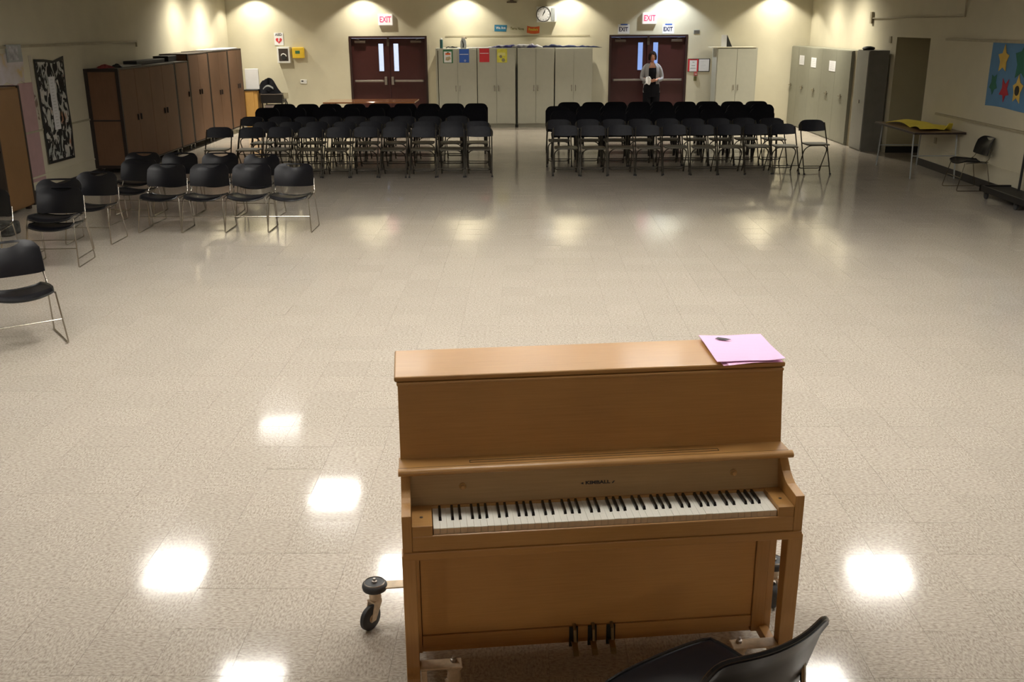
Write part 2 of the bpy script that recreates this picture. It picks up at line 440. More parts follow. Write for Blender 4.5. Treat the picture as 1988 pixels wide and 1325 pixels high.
rows = [(7.5, (-2.5, 0, 2.6), 1), (9.4, (-3.8, -1.27, 1.27, 3.8), 1), (11.2, (-2.4, 0, 2.3), 1), (13.6, (-3.65, -1.2, 1.2), 0), (5.8, (-3.8, -1.27, 1.27, 3.8), 1), (4.0, (-2.5, 0, 2.5), 3), (-2.5, (-2.5, 0, 2.5), 2)]
onames = ['leftmost', 'second from left', 'third from left', 'fourth from left', 'fifth from left']
rn = {7.5: 'nearest to the piano', 9.4: 'in the second bright row', 11.2: 'in the third row', 13.6: 'in the dim fourth row', 5.8: 'in the row just behind the piano', 4.0: 'in the row above the piano', -2.5: 'in the row over the stage'}
for y, xs, br in rows:
    for i, x in enumerate(xs):
        troffer(x, y, 1, M_LAMP if br == 1 else (M_LAMPS if br == 2 else (M_LAMPH if br == 3 else M_LAMPD)), '%s square ceiling light panel %s' % (onames[i], rn[y]))
m_, t_, b_ = nt('lamp_disc'); b_.inputs['Emission Color'].default_value = (1, .93, .78, 1); b_.inputs['Emission Strength'].default_value = 60
M_DISC = m_
M_DISC2 = m_.copy(); M_DISC2.node_tree.nodes['Principled BSDF'].inputs['Emission Strength'].default_value = 140
m_, t_, b_ = nt('lamp_disc_cool'); b_.inputs['Emission Color'].default_value = (.80, .90, 1, 1); b_.inputs['Emission Strength'].default_value = 60
M_DISCC = m_
def downlight(x, y, lab, cool=False, pw=1.0, face=None, soft=False):
    t = thing('recessed_downlight', lab, 'light', (x, y, ZC), 0, 'recessed downlights at the back of the hall')
    MB().lathe([(.11, -.012), (.11, 0), (.085, 0), (.085, -.012)], n=20).build('trim_ring', M_WHITE, t)
    MB().lathe([(.085, -.010), (.085, -.006)], n=20).build('lamp_face', face or (M_DISCC if cool else M_DISC), t)
    ld = bpy.data.lights.new('spot', 'SPOT'); ld.energy = DOWN * pw; ld.spot_size = math.radians(155 if soft else 130); ld.spot_blend = .1
    ld.color = (.86, .93, 1.0) if cool else WARM; ld.shadow_soft_size = .05
    ld.use_nodes = True; t_ = ld.node_tree; em = t_.nodes['Emission']     # photometric curve of the reflector: strong centre, cut off near 50 degrees
    tc = t_.nodes.new('ShaderNodeTexCoord'); sp = t_.nodes.new('ShaderNodeSeparateXYZ'); ab = t_.nodes.new('ShaderNodeMath'); ab.operation = 'ABSOLUTE'
    cr = t_.nodes.new('ShaderNodeValToRGB'); els = cr.color_ramp.elements
    prof = [(.57, 0), (.60, .08), (.64, .26), (.70, .36), (.766, .42), (.866, .46), (.94, .58), (.985, .83), (1.0, 1.0)]
    if soft: prof = [(.26, 0), (.42, .07), (.55, .18), (.66, .33), (.766, .44), (.866, .55), (.94, .68), (.985, .85), (1.0, 1.0)]
    els[0].position, els[1].position = prof[0][0], prof[-1][0]
    els[0].color = (0, 0, 0, 1); els[1].color = (1, 1, 1, 1)
    for p_, v_ in prof[1:-1]:
        x_ = els.new(p_); x_.color = (v_, v_, v_, 1)
    t_.links.new(tc.outputs['Normal'], sp.inputs[0]); t_.links.new(sp.outputs[2], ab.inputs[0]); t_.links.new(ab.outputs[0], cr.inputs['Fac']); t_.links.new(cr.outputs['Color'], em.inputs['Strength'])
    lo = bpy.data.objects.new('lamp', ld); C.objects.link(lo); lo.parent = t; lo.location = (0, 0, -.02)
dx = [-6.53, -3.91, -1.48, 1.07, 3.52, 6.02]
for i, x in enumerate(dx):
    downlight(x, YF - .42, '%s downlight in the row beside the far wall' % (onames + ['rightmost'])[i], cool=(i == 4))
for yy, wh in ((23.2, 'in the middle row'), (21.5, 'in the row over the back chairs')):
    for i, x in enumerate(dx):
        downlight(x, yy, '%s downlight %s' % ((onames + ['rightmost'])[i], wh), pw=.5 if 0 < i < 5 else 1.6, face=M_DISC2, soft=not 0 < i < 5)

# ================================================================== FAR WALL FITTINGS
def sign_exit(x, lab):
    t = thing('exit_sign', lab, 'sign', (x, YF, 2.51), 0, 'lit exit signs')
    bx('sign_box', M_SIGNW, t, -.17, .17, -.07, 0, -.13, .13, bevel=.008)
    text('lettering', 'EXIT', .19, M_SIGNR, t, (0, -.072, 0), extr=.002, sx=.72, bold=.004)
M_SIGNW = mat('lit_sign_face', (.8, .78, .76), .4, emit=(1, .90, .86), estr=.35)
M_SIGNR = mat('lit_red_letters', (.8, .05, .10), .4, emit=(1, .06, .16), estr=1.1)
sign_exit(-3.385, 'red and white lit EXIT sign above the left-hand double doors')
sign_exit(3.01, 'red and white lit EXIT sign above the right-hand double doors')
for x, s in ((2.40, 'left'), (3.48, 'right')):
    t = thing('paper_sign', 'white paper EXIT sign at the %s above the right-hand doors' % s, 'sign', (x, YF, 2.265))
    bx('sheet', M_PAPER, t, -.14, .14, -.004, 0, -.11, .11)
    text('lettering', 'EXIT', .135, M_NAVY, t, (-.01, -.005, -.01), sx=.8, bold=.004, extr=.001)
    bx('tape', M_BLUE, t, -.08, .09, -.007, -.003, .09, .118)
t = thing('safety_sign', 'white AED sign with a red heart on the far wall', 'sign', (-6.02, YF, 2.075))
bx('board', M_PAPER, t, -.11, .11, -.012, 0, -.145, .145)
text('lettering', 'AED', .085, M_BLACK, t, (0, -.014, .10), bold=.001, extr=.001)
hp = []
for i in range(32):
    a = 2 * PI * i / 32
    hp.append((.0048 * 16 * math.sin(a) ** 3, .0048 * (13 * math.cos(a) - 5 * math.cos(2 * a) - 2 * math.cos(3 * a) - math.cos(4 * a)) - .035))
MB().prism(hp, -.016, -.012, 'y').build('heart', M_RED, t)
MB().prism([(.012, .02), (-.022, -.035), (-.004, -.033), (-.014, -.08), (.024, -.022), (.006, -.024), (.026, .015)], -.019, -.016, 'y').build('bolt_mark', M_PAPER, t)
t = thing('defibrillator_cabinet', 'white defibrillator cabinet with dark window under the AED sign', 'cabinet', (-5.90, YF, 1.70))
b = MB(); b.box(-.155, .155, -.16, 0, -.19, .19); b.build('case', M_WHITE, t, bevel=.01)
bx('window', M_CHARW, t, -.115, .115, -.166, -.158, -.14, .15) if False else bx('window', mat('tinted_window', (.06, .05, .045), .2), t, -.115, .115, -.166, -.158, -.14, .15)
MB().tube([(-.055, -.17, -.02), (-.04, -.17, .015), (0, -.17, .03), (.05, -.17, .012), (.07, -.17, -.03)], .012).build('carry_handle', M_WHITE, t)
MB().lathe([(.055, -.01), (.06, 0), (.055, .01)], n=20, mt=Matrix.Translation((.01, -.168, -.06)) @ Matrix.Rotation(PI / 2, 4, 'X')).build('device', M_BLACK, t)
t = thing('first_aid_box', 'yellow box fixed to the wall beside the defibrillator cabinet', 'box', (-5.55, YF, 1.75))
MB().box(-.14, .14, -.14, 0, -.13, .13).build('case', M_YEL, t, bevel=.02)
MB().box(-.06, .05, -.143, -.138, -.02, .05).build('print_mark', M_GREEN, t)
t = thing('thermostat', 'small white thermostat low on the far wall left of the doors', 'thermostat', (-5.48, YF, 1.06))
MB().box(-.08, .08, -.03, 0, -.05, .05).build('case', M_WHITE, t, bevel=.01)
bx('display', M_BLACK, t, -.05, 0, -.033, -.029, .0, .03)
# three word banners
def wordban(x, z, tx, m, mt_, rz, lab, h=.15, notch=True):
    t = thing('word_banner', lab, 'banner', (x, YF, z)); t.rotation_euler = (0, rz, 0)
    pts = [(-.155, -h / 2), (.13, -h / 2 - .01), (.155, h / 2 - .01), (-.15, h / 2)] if notch else [(-.155, -h / 2), (-.05, -h / 2 - .02), (.05, -h / 2 - .02), (.155, -h / 2), (.15, h / 2), (.05, h / 2 - .02), (-.05, h / 2 - .02), (-.15, h / 2)]
    MB().prism(pts, -.006, 0, 'y').build('sheet', m, t)
    text('lettering', tx, .082, mt_, t, (0, -.008, 0), sx=.85, bold=.002, extr=.001)
wordban(-.59, 2.305, 'We Are', M_LTBL, M_PAPER, 0, 'blue word banner reading We Are above the pale cabinets')
wordban(-.19, 2.285, 'Terra Nova', M_WALL, M_OLIVE, math.radians(3), 'cream word banner with olive letters between the blue and orange ones', .17)
bx('x', M_YEL2, None, -.16, .16, 0, 0, 0, 0) if False else None
wordban(.20, 2.265, 'Readers', M_ORANGE, M_YEL2, math.radians(2), 'orange word banner with yellow letters above the pale cabinets', .16, False)
# clock box
t = thing('clock_speaker_box', 'white speaker box holding a round black-rimmed clock on the far wall', 'clock', (.52, YF, 2.62))
MB().box(-.24, .24, -.12, 0, -.185, .17).build('case', M_WHITE, t, bevel=.01)
bx('speaker_grille', M_GREYP, t, .11, .20, -.126, -.118, -.155, .14)
rx = Matrix.Translation((-.075, -.125, -.005)) @ Matrix.Rotation(PI / 2, 4, 'X')
MB().lathe([(.17, -.02), (.175, 0), (.175, .03), (.158, .035), (.158, .028), (.0, .028)][:-1] + [(.155, .02)], n=36, mt=rx).build('clock_rim', M_BLACK, t, smooth=True)
MB().lathe([(.157, .022), (.157, .030)], n=36, mt=rx).build('clock_face', M_PAPER, t)
b = MB()
for k in range(12):
    a = k * PI / 6; rr = .13
    b.box(-.004, .004, -.001, .001, -.014, .014, Matrix.Translation((-.075 + rr * math.sin(a), -.157, -.005 + rr * math.cos(a))) @ Matrix.Rotation(a, 4, 'Y'))
b.build('hour_mark', M_BLACK, t)
for nm, ln, a in (('hour_hand', .075, .55), ('minute_hand', .115, .35)):
    MB().box(-.005, .005, -.001, .001, -.03, ln, Matrix.Translation((-.075, -.160, -.005)) @ Matrix.Rotation(a, 4, 'Y')).build(nm, M_BLACK, t)
tag(MB().box(.525, .545, YF - .02, YF, 2.80, ZC).build('conduit', M_WALL), 'thin painted conduit running up the far wall from the clock box', 'conduit')
t = thing('wall_bracket', 'small dark bracket high on the far wall left of the clock', 'bracket', (-.32, YF, 2.90))
bx('plate', M_BRONZE, t, -.12, .12, -.05, 0, -.02, .01); bx('arm', M_BRONZE, t, -.04, .04, -.12, -.05, 0, .08)
t = thing('wall_plate', 'small grey vent plate on the far wall right of the doors', 'plate', (4.17, YF, 2.19))
bx('plate', M_GREYP, t, -.07, .07, -.01, 0, -.045, .045)
b = MB()
for k in range(4): b.box(-.06, .06, -.014, -.01, -.035 + k * .02, -.027 + k * .02)
b.build('louvre', M_BRONZE, t)
# notice board
t = thing('notice_board', 'framed notice pair with red borders beside the right-hand doors', 'notice', (4.26, YF, 1.41))
b = MB(); b.box(-.27, .27, -.015, 0, -.155, .155); b.build('backing', M_BLACK, t)
bx('sheet', M_RED, t, -.265, -.015, -.018, -.014, -.145, .145)
bx('sheet', M_PAPER, t, -.225, -.05, -.021, -.017, -.145, .115)
bx('sheet', M_PAPER, t, .0, .25, -.019, -.014, -.14, .14)
text('lettering', 'NOTICE', .04, M_BLACK, t, (-.137, -.022, .13), extr=.0005)
b = MB()
for (x0, x1, z) in ((-.16, -.11, .07), (-.18, -.09, -.01), (-.205, -.07, -.07)): b.box(x0, x1, -.0225, -.0205, z - .008, z + .008)
for k in range(5): b.box(.03, .03 + .18 * random.uniform(.5, 1), -.0205, -.0185, .09 - k * .045, .094 - k * .045)
b.build('print_line', M_GREYP, t)
t = thing('fire_alarm_pull', 'red fire alarm pull station under the framed notices', 'alarm', (4.19, YF, 1.16))
bx('case', mat('faded_red', (.42, .09, .08), .5), t, -.04, .04, -.05, 0, 0, .095, bevel=.006); bx('pull_handle', M_WHITE, t, -.025, .025, -.058, -.05, .03, .045)
tag(bx('switch_plate', M_OLIVE, None, 4.15, 4.22, YF - .02, YF, 1.04, 1.14), 'small olive switch plate below the red fire alarm pull', 'switch')

# ================================================================== CENTRE CABINETS
def handle(parent, x, y, z, m=M_STEEL, ax='y'):
    if ax == 'y': p = [(x, y, z - .06), (x, y - .035, z - .045), (x, y - .035, z + .045), (x, y, z + .06)]
    else: p = [(x, y, z - .06), (x - .035, y, z - .045), (x - .035, y, z + .045), (x, y, z + .06)]
    MB().tube(p, .009, 6).build('handle', m, parent)
cx0 = [-2.07, -1.14, -.20, .71]
ords = ['leftmost', 'second from left', 'third from left', 'rightmost']
YC = 24.42
for i, x in enumerate(cx0):
    wd = .93 if i < 1 else (.92 if i == 1 else .90)
    gp = .006 if i != 2 else .025
    t = thing('storage_cabinet', '%s of the four pale grey two-door cabinets against the far wall' % ords[i], 'cabinet', (x, YC, 0), 0, 'pale grey cabinets between the far doors')
    wd -= .008
    b = MB(); b.box(gp, wd, .02, .72, .08, 1.85); b.build('body', M_CAB, t)
    bx('plinth', M_CAB, t, gp + .01, wd - .01, .05, .70, 0, .08)
    m2 = (gp + wd) / 2
    for a, c, s in ((gp + .004, m2 - .003, 1), (m2 + .003, wd - .004, -1)):
        d = bx('cabinet_door', M_CAB, t, a, c, 0, .02, .10, 1.835, bevel=.002, seg=1)
        handle(d, (c - .045) if s > 0 else (a + .045), 0, .93)
tag(bx('gap_shade', M_CABD, None, -.205, -.185, 24.43, 25.1, 0, 1.85), 'narrow black strip put in as the shade of the gap between the second and third pale cabinets', 'panel')  # black strip stands in for the shade inside the open gap
tag(bx('side_panel', M_CAB, None, -2.13, -2.085, 24.5, 25.2, 0, 1.85), 'narrow pale filler panel at the left end of the pale cabinets', 'panel')
# posters on cabinets
def poster(x, z, m, lab, w_=.235, h_=.31):
    t = thing('poster', lab, 'poster', (x, YC, z)); bx('sheet', m, t, -w_ / 2, w_ / 2, -.004, -.001, -h_ / 2, h_ / 2); return t
t = poster(-1.83, 1.67, M_GREEN, 'green-bordered poster with a white centre on the leftmost pale cabinet')
bx('white_panel', M_PAPER, t, -.095, .085, -.006, -.004, -.14, .11)
b = MB(); b.box(-.06, .06, -.008, -.006, .035, .075); b.build('red_caption', M_ORANGE, t)
MB().prism([(-.03, .075), (.03, .075), (.02, .095), (-.02, .095)], -.008, -.006, 'y').build('cap_mark', M_GREEN, t)
MB().prism([(-.05, -.02), (.05, .0), (.07, -.06), (.0, -.1), (-.06, -.09)], -.008, -.006, 'y').build('picture', mat('tan_print', (.45, .36, .22), .7, var=.3, scale=30), t)
t = poster(-1.445, 1.68, M_BLUE, 'blue poster with a white line on the leftmost pale cabinet')
bx('white_line', M_PAPER, t, -.105, .10, -.006, -.004, .03, .042)
MB().lathe([(.022, -.001), (.022, .001)], n=16, mt=Matrix.Translation((.02, -.005, -.11)) @ Matrix.Rotation(PI / 2, 4, 'X')).build('round_mark', M_PAPER, t)
MB().lathe([(.014, -.001), (.014, .0012)], n=16, mt=Matrix.Translation((.02, -.0062, -.11)) @ Matrix.Rotation(PI / 2, 4, 'X')).build('round_mark', M_BLUE, t)
t = poster(-.965, 1.69, M_RED, 'red poster with a pale line on the second pale cabinet')
bx('pale_line', M_PAPER, t, -.105, .10, -.006, -.004, .04, .052)
t = poster(-.545, 1.68, M_YEL2, 'yellow poster with round pictures on the second pale cabinet', .24)
bx('pale_band', mat('pale_yellow_print', (.7, .68, .25), .7), t, -.1, .08, -.006, -.004, .0, .07)
for k, (x, z, r) in enumerate(((-.03, -.02, .035), (.03, -.10, .042))):
    MB().lathe([(r, -.001), (r, .001)], n=18, mt=Matrix.Translation((x, -.006, z)) @ Matrix.Rotation(PI / 2, 4, 'X')).build('round_picture', mat('grey_print', (.25, .24, .14), .7, var=.3, scale=40), t)
# things on top of centre cabinets
t = thing('spray_bottle', 'teal canister with a white cap on the left end of the cabinets', 'canister', (-1.99, 24.55, 1.851))
MB().lathe([(.034, 0), (.036, .005), (.036, .19), (.03, .20)], n=20).build('body', M_TEAL, t, smooth=True)
MB().lathe([(.03, .20), (.028, .225), (.012, .235)], n=20).build('cap', M_WHITE, t, smooth=True)
t = thing('cable_bundle', 'black coiled cable lying on the leftmost pale cabinet', 'cable', (-1.75, 24.55, 1.851))
MB().tube([(-.13, 0, .012), (-.08, .03, .03), (-.03, -.02, .02), (.02, .03, .035), (.08, .0, .02), (.13, .03, .02), (.06, .06, .015), (-.06, .07, .02)], .013, 6).build('cable', M_BLACK, t, smooth=True)
t = thing('water_jug', 'clear grey jug with a dark handle standing on the leftmost pale cabinet', 'jug', (-1.47, 24.6, 1.851))
MB().lathe([(.07, 0), (.075, .05), (.07, .15), (.045, .20), (.05, .22)], n=20).build('body', M_GREYP, t, smooth=True)
MB().tube([(0, -.078, .02), (.01, -.10, .08), (-.005, -.09, .14), (-.02, -.07, .17)], .013, 8).build('handle', M_BLACK, t, smooth=True)
MB().tube([(-.04, 0, .22), (0, 0, .245), (.06, 0, .235), (.075, 0, .215)], .014, 8).build('spout', M_BRONZE, t, smooth=True)
def ribbon(name, m, lab, x0, x1, y0, y1, z, amp, seed, cat='banner', th=.01):
    rnd = random.Random(seed); ph = [rnd.uniform(0, 6) for _ in range(4)]
    def f(u, v):
        x = x0 + (x1 - x0) * u; y = y0 + (y1 - y0) * v
        return (x, y, z + amp * (.5 + .5 * math.sin(9 * u + ph[0] + 2 * v)) * math.sin(PI * min(1, u * 6 + .05)) * (.5 + .5 * math.sin(23 * u + ph[1])) + .004)
    return tag(MB().grid(f, 40, 6, th).build(name, m, None, smooth=True), lab, cat)
ribbon('paper_roll', M_PAPER, 'flat white paper strip on the second pale cabinet', -1.36, -.78, 24.45, 24.7, 1.862, .02, 1, 'paper')
m_, t_, b_ = nt('blue_white_fabric')
n1 = t_.nodes.new('ShaderNodeTexNoise'); n1.inputs['Scale'].default_value = 5; tc = t_.nodes.new('ShaderNodeTexCoord'); t_.links.new(tc.outputs['Object'], n1.inputs['Vector'])
r_ = t_.nodes.new('ShaderNodeValToRGB'); r_.color_ramp.elements[0].position = .42; r_.color_ramp.elements[0].color = (.03, .03, .17, 1); r_.color_ramp.elements[1].position = .56; r_.color_ramp.elements[1].color = (.6, .6, .62, 1)
t_.links.new(n1.outputs['Fac'], r_.inputs['Fac']); t_.links.new(r_.outputs['Color'], b_.inputs['Base Color'])
def roll(lab, m, x0, x1, r0, r1, seed):
    rd = random.Random(seed); n = 22; P, Rr = [], []
    for k in range(n + 1):
        q = k / n; r = (r0 + (r1 - r0) * q) * (1 + .3 * rd.uniform(-1, 1)) * min(1, .25 + q * 5, .25 + (1 - q) * 5)
        P.append((x0 + (x1 - x0) * q, 24.52 + .03 * rd.uniform(-1, 1), 1.853 + r * 1.02)); Rr.append(r)
    return tag(MB().tube(P, Rr, 8).build('folded_banner', m, None, smooth=True), lab, 'banner')
roll('folded blue and white banner lying along the pale cabinets', m_, -.95, .42, .022, .045, 3)
roll('long dark blue banner lying on the rightmost pale cabinet and overhanging its end', mat('dark_blue_fabric', (.02, .03, .09), .7, var=.5, scale=6), .36, 1.83, .036, .016, 5)
# right cabinet
t = thing('storage_cabinet', 'lone pale grey two-door cabinet right of the right-hand doors', 'cabinet', (4.56, 24.5, 0))
MB().box(0, .96, .02, .6, .06, 1.83).build('body', M_CAB, t); bx('plinth', M_CAB, t, .02, .94, .05, .58, 0, .06)
for a, c, s in ((.02, .477, 1), (.483, .94, -1)):
    d = bx('cabinet_door', M_CAB, t, a, c, 0, .02, .08, 1.81, bevel=.002, seg=1); handle(d, (c - .05) if s > 0 else (a + .05), 0, .92)
tag(bx('cardboard_sheet', M_WALL, None, 4.42, 5.48, 24.48, 25.0, 1.832, 1.85), 'flat cream board lying on the lone pale grey cabinet', 'board')
t = thing('open_binder', 'white binder standing open with a black side on the lone cabinet', 'binder', (4.80, 24.75, 1.852))
MB().box(-.11, .02, -.01, 0, 0, .27).build('white_cover', M_PAPER, t)
MB().prism([(.02, 0), (.15, 0), (.02, .27)], -.02, .03, 'y').build('black_side', M_BLACK, t)

# ================================================================== LOCKERS (right)
t = thing('locker_bank', 'bank of five grey-green lockers against the right wall', 'lockers', (6.50, 20.56, 0))
MB().box(.02, .39, 0, 4.62, 0, 1.855).build('body', M_LOCK, t)
ys = [0, 1.0, 2.0, 2.98, 3.95, 4.62]
for k in range(5):
    d = bx('locker_door', M_LOCK, t, 0, .02, ys[k] + .004, ys[k + 1] - .004, .03, 1.84)
    yy = ys[k] + (.5 if k < 4 else .55)
    MB().box(-.03, 0, yy - .09, yy + .09, .935, .95).box(-.012, 0, yy - .03, yy + .03, .90, .985).build('handle', M_CHROME, d)
for k, (ya, yb, za, zb, s) in enumerate(((24.0, 24.4, 1.45, 1.66, 'farthest'), (23.0, 23.4, 1.43, 1.64, 'middle'), (21.55, 22.0, 1.41, 1.62, 'nearest'))):
    p = thing('paper_notice', '%s of three white papers taped to the grey-green lockers' % s, 'paper', (6.498, (ya + yb) / 2, (za + zb) / 2))
    bx('sheet', M_PAPER, p, -.003, 0, -(yb - ya) / 2, (yb - ya) / 2, -(zb - za) / 2, (zb - za) / 2)
    b = MB()
    for q in range(4): b.box(-.004, -.003, -.14, .14, .06 - q * .04, .064 - q * .04)
    b.build('print_line', M_GREYP, p)
tag(bx('filler_strip', M_RAIL, None, 6.56, 6.88, 20.24, 20.555, 0, 1.86), 'recessed dark olive filler between the locker bank and the tall grey locker', 'panel')
t = thing('tall_locker', 'tall grey metal locker at the near end of the locker bank', 'locker', (6.50, 19.54, 0))
MB().box(.02, .39, 0, .69, 0, 1.885).build('body', mat('dark_grey_enamel', (.16, .155, .135), .45), t)
d = bx('locker_door', M_LOCK2, t, 0, .02, .004, .686, .03, 1.87)
MB().box(-.02, 0, .28, .34, .90, .96).build('handle', M_STEEL, d)
t = thing('round_tin', 'small dark round tin on top of the tall grey locker', 'tin', (6.62, 19.95, 1.886)); 
MB().lathe([(.10, 0), (.12, .03), (.10, .055), (.03, .07)], n=20).build('body', M_BLACK, t, smooth=True)
# right wall items
t = thing('conduit_run', 'thin painted conduit and junction box high on the right wall', 'conduit', (XR2 - .01, 20.8, 2.47))
MB().tube([(-.016, 0, 0), (-.016, -4.35, 0)], .012, 6).build('pipe', M_RAIL, t)
tag(MB().tube([(XR2 - .016, 16.45, 2.47), (XR2 - .016, 16.45, ZC)], .012, 6).build('conduit_riser', M_RAIL), 'vertical end of the thin conduit rising up the right wall', 'conduit')
bx('junction_box', M_RAIL, t, -.04, 0, -.05, .05, -.10, .12)
tag(bx('switch_plate', M_RAIL, None, XR2 - .02, XR2, 19.62, 19.72, 2.02, 2.14), 'small tan switch plate high on the right wall near the alcove', 'switch')
tag(bx('outlet_plate', M_RAIL, None, XR - .015, XR, 16.98, 17.06, .44, .54), 'small outlet plate on the right wall behind the table', 'outlet')
# star banner
t = thing('star_banner', 'large blue paper banner with coloured stars on the right wall', 'banner', (XR, 15.3, 1.2))
def fb(u, v):
    y = .06 + (-3.9) * u; z = .92 * v; edge = .012 * math.sin(14 * u) * (1 - v)
    return (-.006 - .004 * math.sin(7 * u + 3 * v), y - .0 * v, z + edge)
MB().grid(fb, 30, 6, .002).build('sheet', M_BANBL, t)
def star(name, m, y, z, R, r, rot, sy=1.0, n=5):
    pts = []
    for k in range(2 * n):
        a = rot + PI * k / n; q = (R if k % 2 == 0 else r) * random.uniform(.85, 1.12)
        pts.append((y + q * math.cos(a) * sy, z + q * math.sin(a)))
    MB().prism(pts, -.018, -.013, 'x').build(name, m, t)
M_SY = mat('gold_star_paper', (.66, .45, .10), .8); M_SG = mat('green_star_paper', (.03, .15, .10), .8); M_SR = mat('red_star_paper', (.45, .035, .05), .8)
star('star', M_SY, -.36, .68, .22, .12, PI / 2, .9); star('star', M_SG, -.95, .66, .27, .16, .4, .9); star('star', M_SG, -.09 - .05, .32, .17, .10, -PI / 2, .75)
star('star', M_SR, -.52, .25, .19, .10, -PI / 2, .8); star('star', M_SY, -.90, .28, .20, .12, PI / 2, .8)
MB().prism(arc(-.90, .27, .07, 0, 2 * PI, 10)[:-1], -.021, -.018, 'x').build('dark_patch', M_BLACK, t)
star('star', M_SR, -1.6, .6, .22, .11, .2); star('star', M_SY, -2.1, .35, .22, .11, .2); star('star', M_SG, -2.7, .55, .22, .11, .2)

# right table
t = thing('folding_table', 'brown-topped folding table with thin steel legs by the right wall', 'table', (6.52, 16.78, 0))
MB().box(-.40, .40, -.92, .93, .715, .745).build('tabletop', [M_BROWNT], t, bevel=.004)
b = MB(); a_, c_ = .402, .932
b.box(-a_, a_, -c_ + .01, -c_ + .016, .712, .742).box(-a_ - .003, -a_ + .001, -.92, .93, .712, .742); b.build('edge_band', M_EDGE, t)
for sx in (-1, 1):
    for sy in (-1, 1):
        MB().tube([(sx * .34, sy * .72, .715), (sx * .35, sy * .80, .0)], .012, 8).build('leg', M_GREYP, t)
for sy in (-1, 1):
    MB().tube([(-.33, sy * .76, .36), (.33, sy * .76, .36)], .008, 6).build('leg_brace', M_GREYP, t)
def fy(u, v):
    y = .75 - 1.5 * u; x = -.28 + .55 * v + .10 * math.sin(3 * u)
    w2 = .55
    z = .748 + .05 * abs(math.sin(5.5 * u + 1.2 * v)) * (1 - .4 * v) + .03 * (1 - abs(2 * v - 1)) + (.10 * max(0, u - .93) / .07 if v > .85 else 0)
    return (x + 6.52, y * (1 - .12 * v) + 16.78, z)
tag(MB().grid(fy, 30, 8, .006).build('yellow_tablecloth', M_YELC, None, smooth=True), 'crumpled yellow cloth lying on the brown folding table', 'cloth')

# ================================================================== LEFT STORAGE
def mobile_cab(y0, y1, h, splits, lab, m=M_BRN, end=False, hz=1.0):
    t = thing('mobile_cabinet', lab, 'cabinet', (-6.70, y0, 0), 0, 'brown cabinets along the left wall')
    L_ = y1 - y0
    MB().box(-.54, -.02, .03 if end else 0, L_, .14, h - .02).build('body', m, t)
    b = MB(); b.box(-.56, .0, 0, L_, h - .02, h); b.box(-.03, .0, 0, .035, .12, h - .02).box(-.03, .0, L_ - .035, L_, .12, h - .02).box(-.54, 0, 0, L_, .12, .14)
    if end:
        b.box(-.57, -.51, -.01, .03, .10, h); b.box(-.05, .004, -.01, .03, .10, h); b.box(-.51, -.05, -.006, .03, h - .05, h); b.box(-.51, -.05, -.006, .03, .88, .905); b.box(-.51, -.05, -.006, .03, .10, .15)
    b.build('edge_frame', M_EDGE, t)
    if end:
        bx('end_panel', m, t, -.51, -.05, .005, .03, .15, .88); bx('end_panel', m, t, -.51, -.05, .005, .03, .905, h - .05)
    sp = [.04] + splits + [L_ - .04]
    for k in range(len(sp) - 1):
        d = bx('cabinet_door', m, t, -.018, 0.002, sp[k] + .004, sp[k + 1] - .004, .15, h - .03)
        hy = sp[k + 1] - .07 if k % 2 == 0 else sp[k] + .07
        b = MB(); b.box(.002, .03, hy - .012, hy + .012, hz - .05, hz + .05); b.build('handle', M_EDGE, d)
    for yy in (.1, L_ - .1):
        for xx in (-.07, -.48):
            c = MB(); c.box(xx - .02, xx + .02, yy - .02, yy + .02, .08, .12); c = c.build('caster', M_STEEL, t)
            MB().lathe([(.045, -.012), (.045, .012)], n=14, mt=Matrix.Translation((xx, yy, .045)) @ Matrix.Rotation(PI / 2, 4, 'Y')).build('wheel', M_RUB, c)
    return t
mobile_cab(16.77, 19.50, 1.73, [.70, 1.40, 2.03], 'nearest brown mobile cabinet with a framed end panel on the left', end=True, hz=.9)
mobile_cab(19.53, 20.30, 1.735, [], 'narrow low brown cabinet behind the nearest one on the left', hz=1.1)
mobile_cab(20.33, 21.62, 1.865, [.62], 'tall two-door brown cabinet in the middle of the left row', hz=1.1)
mobile_cab(21.65, 23.05, 1.875, [.70], 'second farthest tall brown cabinet on the left', hz=1.0)
mobile_cab(23.08, 24.22, 1.88, [.72], 'farthest tall brown cabinet on the left', hz=1.05)
tag(MB().box(-7.2, -6.95, 18.3, 19.75, 1.732, 1.80).build('flat_case', M_BLACK, None, bevel=.01), 'long black flat case lying on the nearest brown cabinet', 'case')
tag(MB().box(-7.2, -6.90, 19.8, 20.29, 1.737, 1.84).build('flat_case', M_BLACK, None, bevel=.01), 'second black case on the narrow low brown cabinet', 'case')
tag(MB().box(-7.2, -6.85, 17.4, 18.25, 1.732, 1.745).build('plastic_sheet', M_GREYP, None), 'grey plastic sheet on the nearest brown cabinet', 'sheet')
rr_ = random.Random(4)
def heap(name, m, lab, cx, cy, z0, rx, ry, h, seed, cat):
    r2 = random.Random(seed); ph = [r2.uniform(0, 6) for _ in range(5)]
    def f(u, v):
        a = 2 * PI * u; r = v
        q = (1 + .25 * math.sin(3 * a + ph[0]) + .15 * math.sin(7 * a + ph[1]))
        return (cx + rx * r * q * math.cos(a), cy + ry * r * q * math.sin(a), z0 + .004 + h * max(0, (1 - r ** 2.2)) * (.75 + .25 * math.sin(5 * r + 3 * a + ph[2])))
    return tag(MB().grid(f, 28, 7, 0).build(name, m, None, smooth=True), lab, cat)
heap('red_bag', mat('dark_red_cloth', (.22, .03, .03), .8), 'small dark red bag on top of the nearest brown cabinet', -7.0, 17.0, 1.732, .12, .20, .06, 2, 'bag')
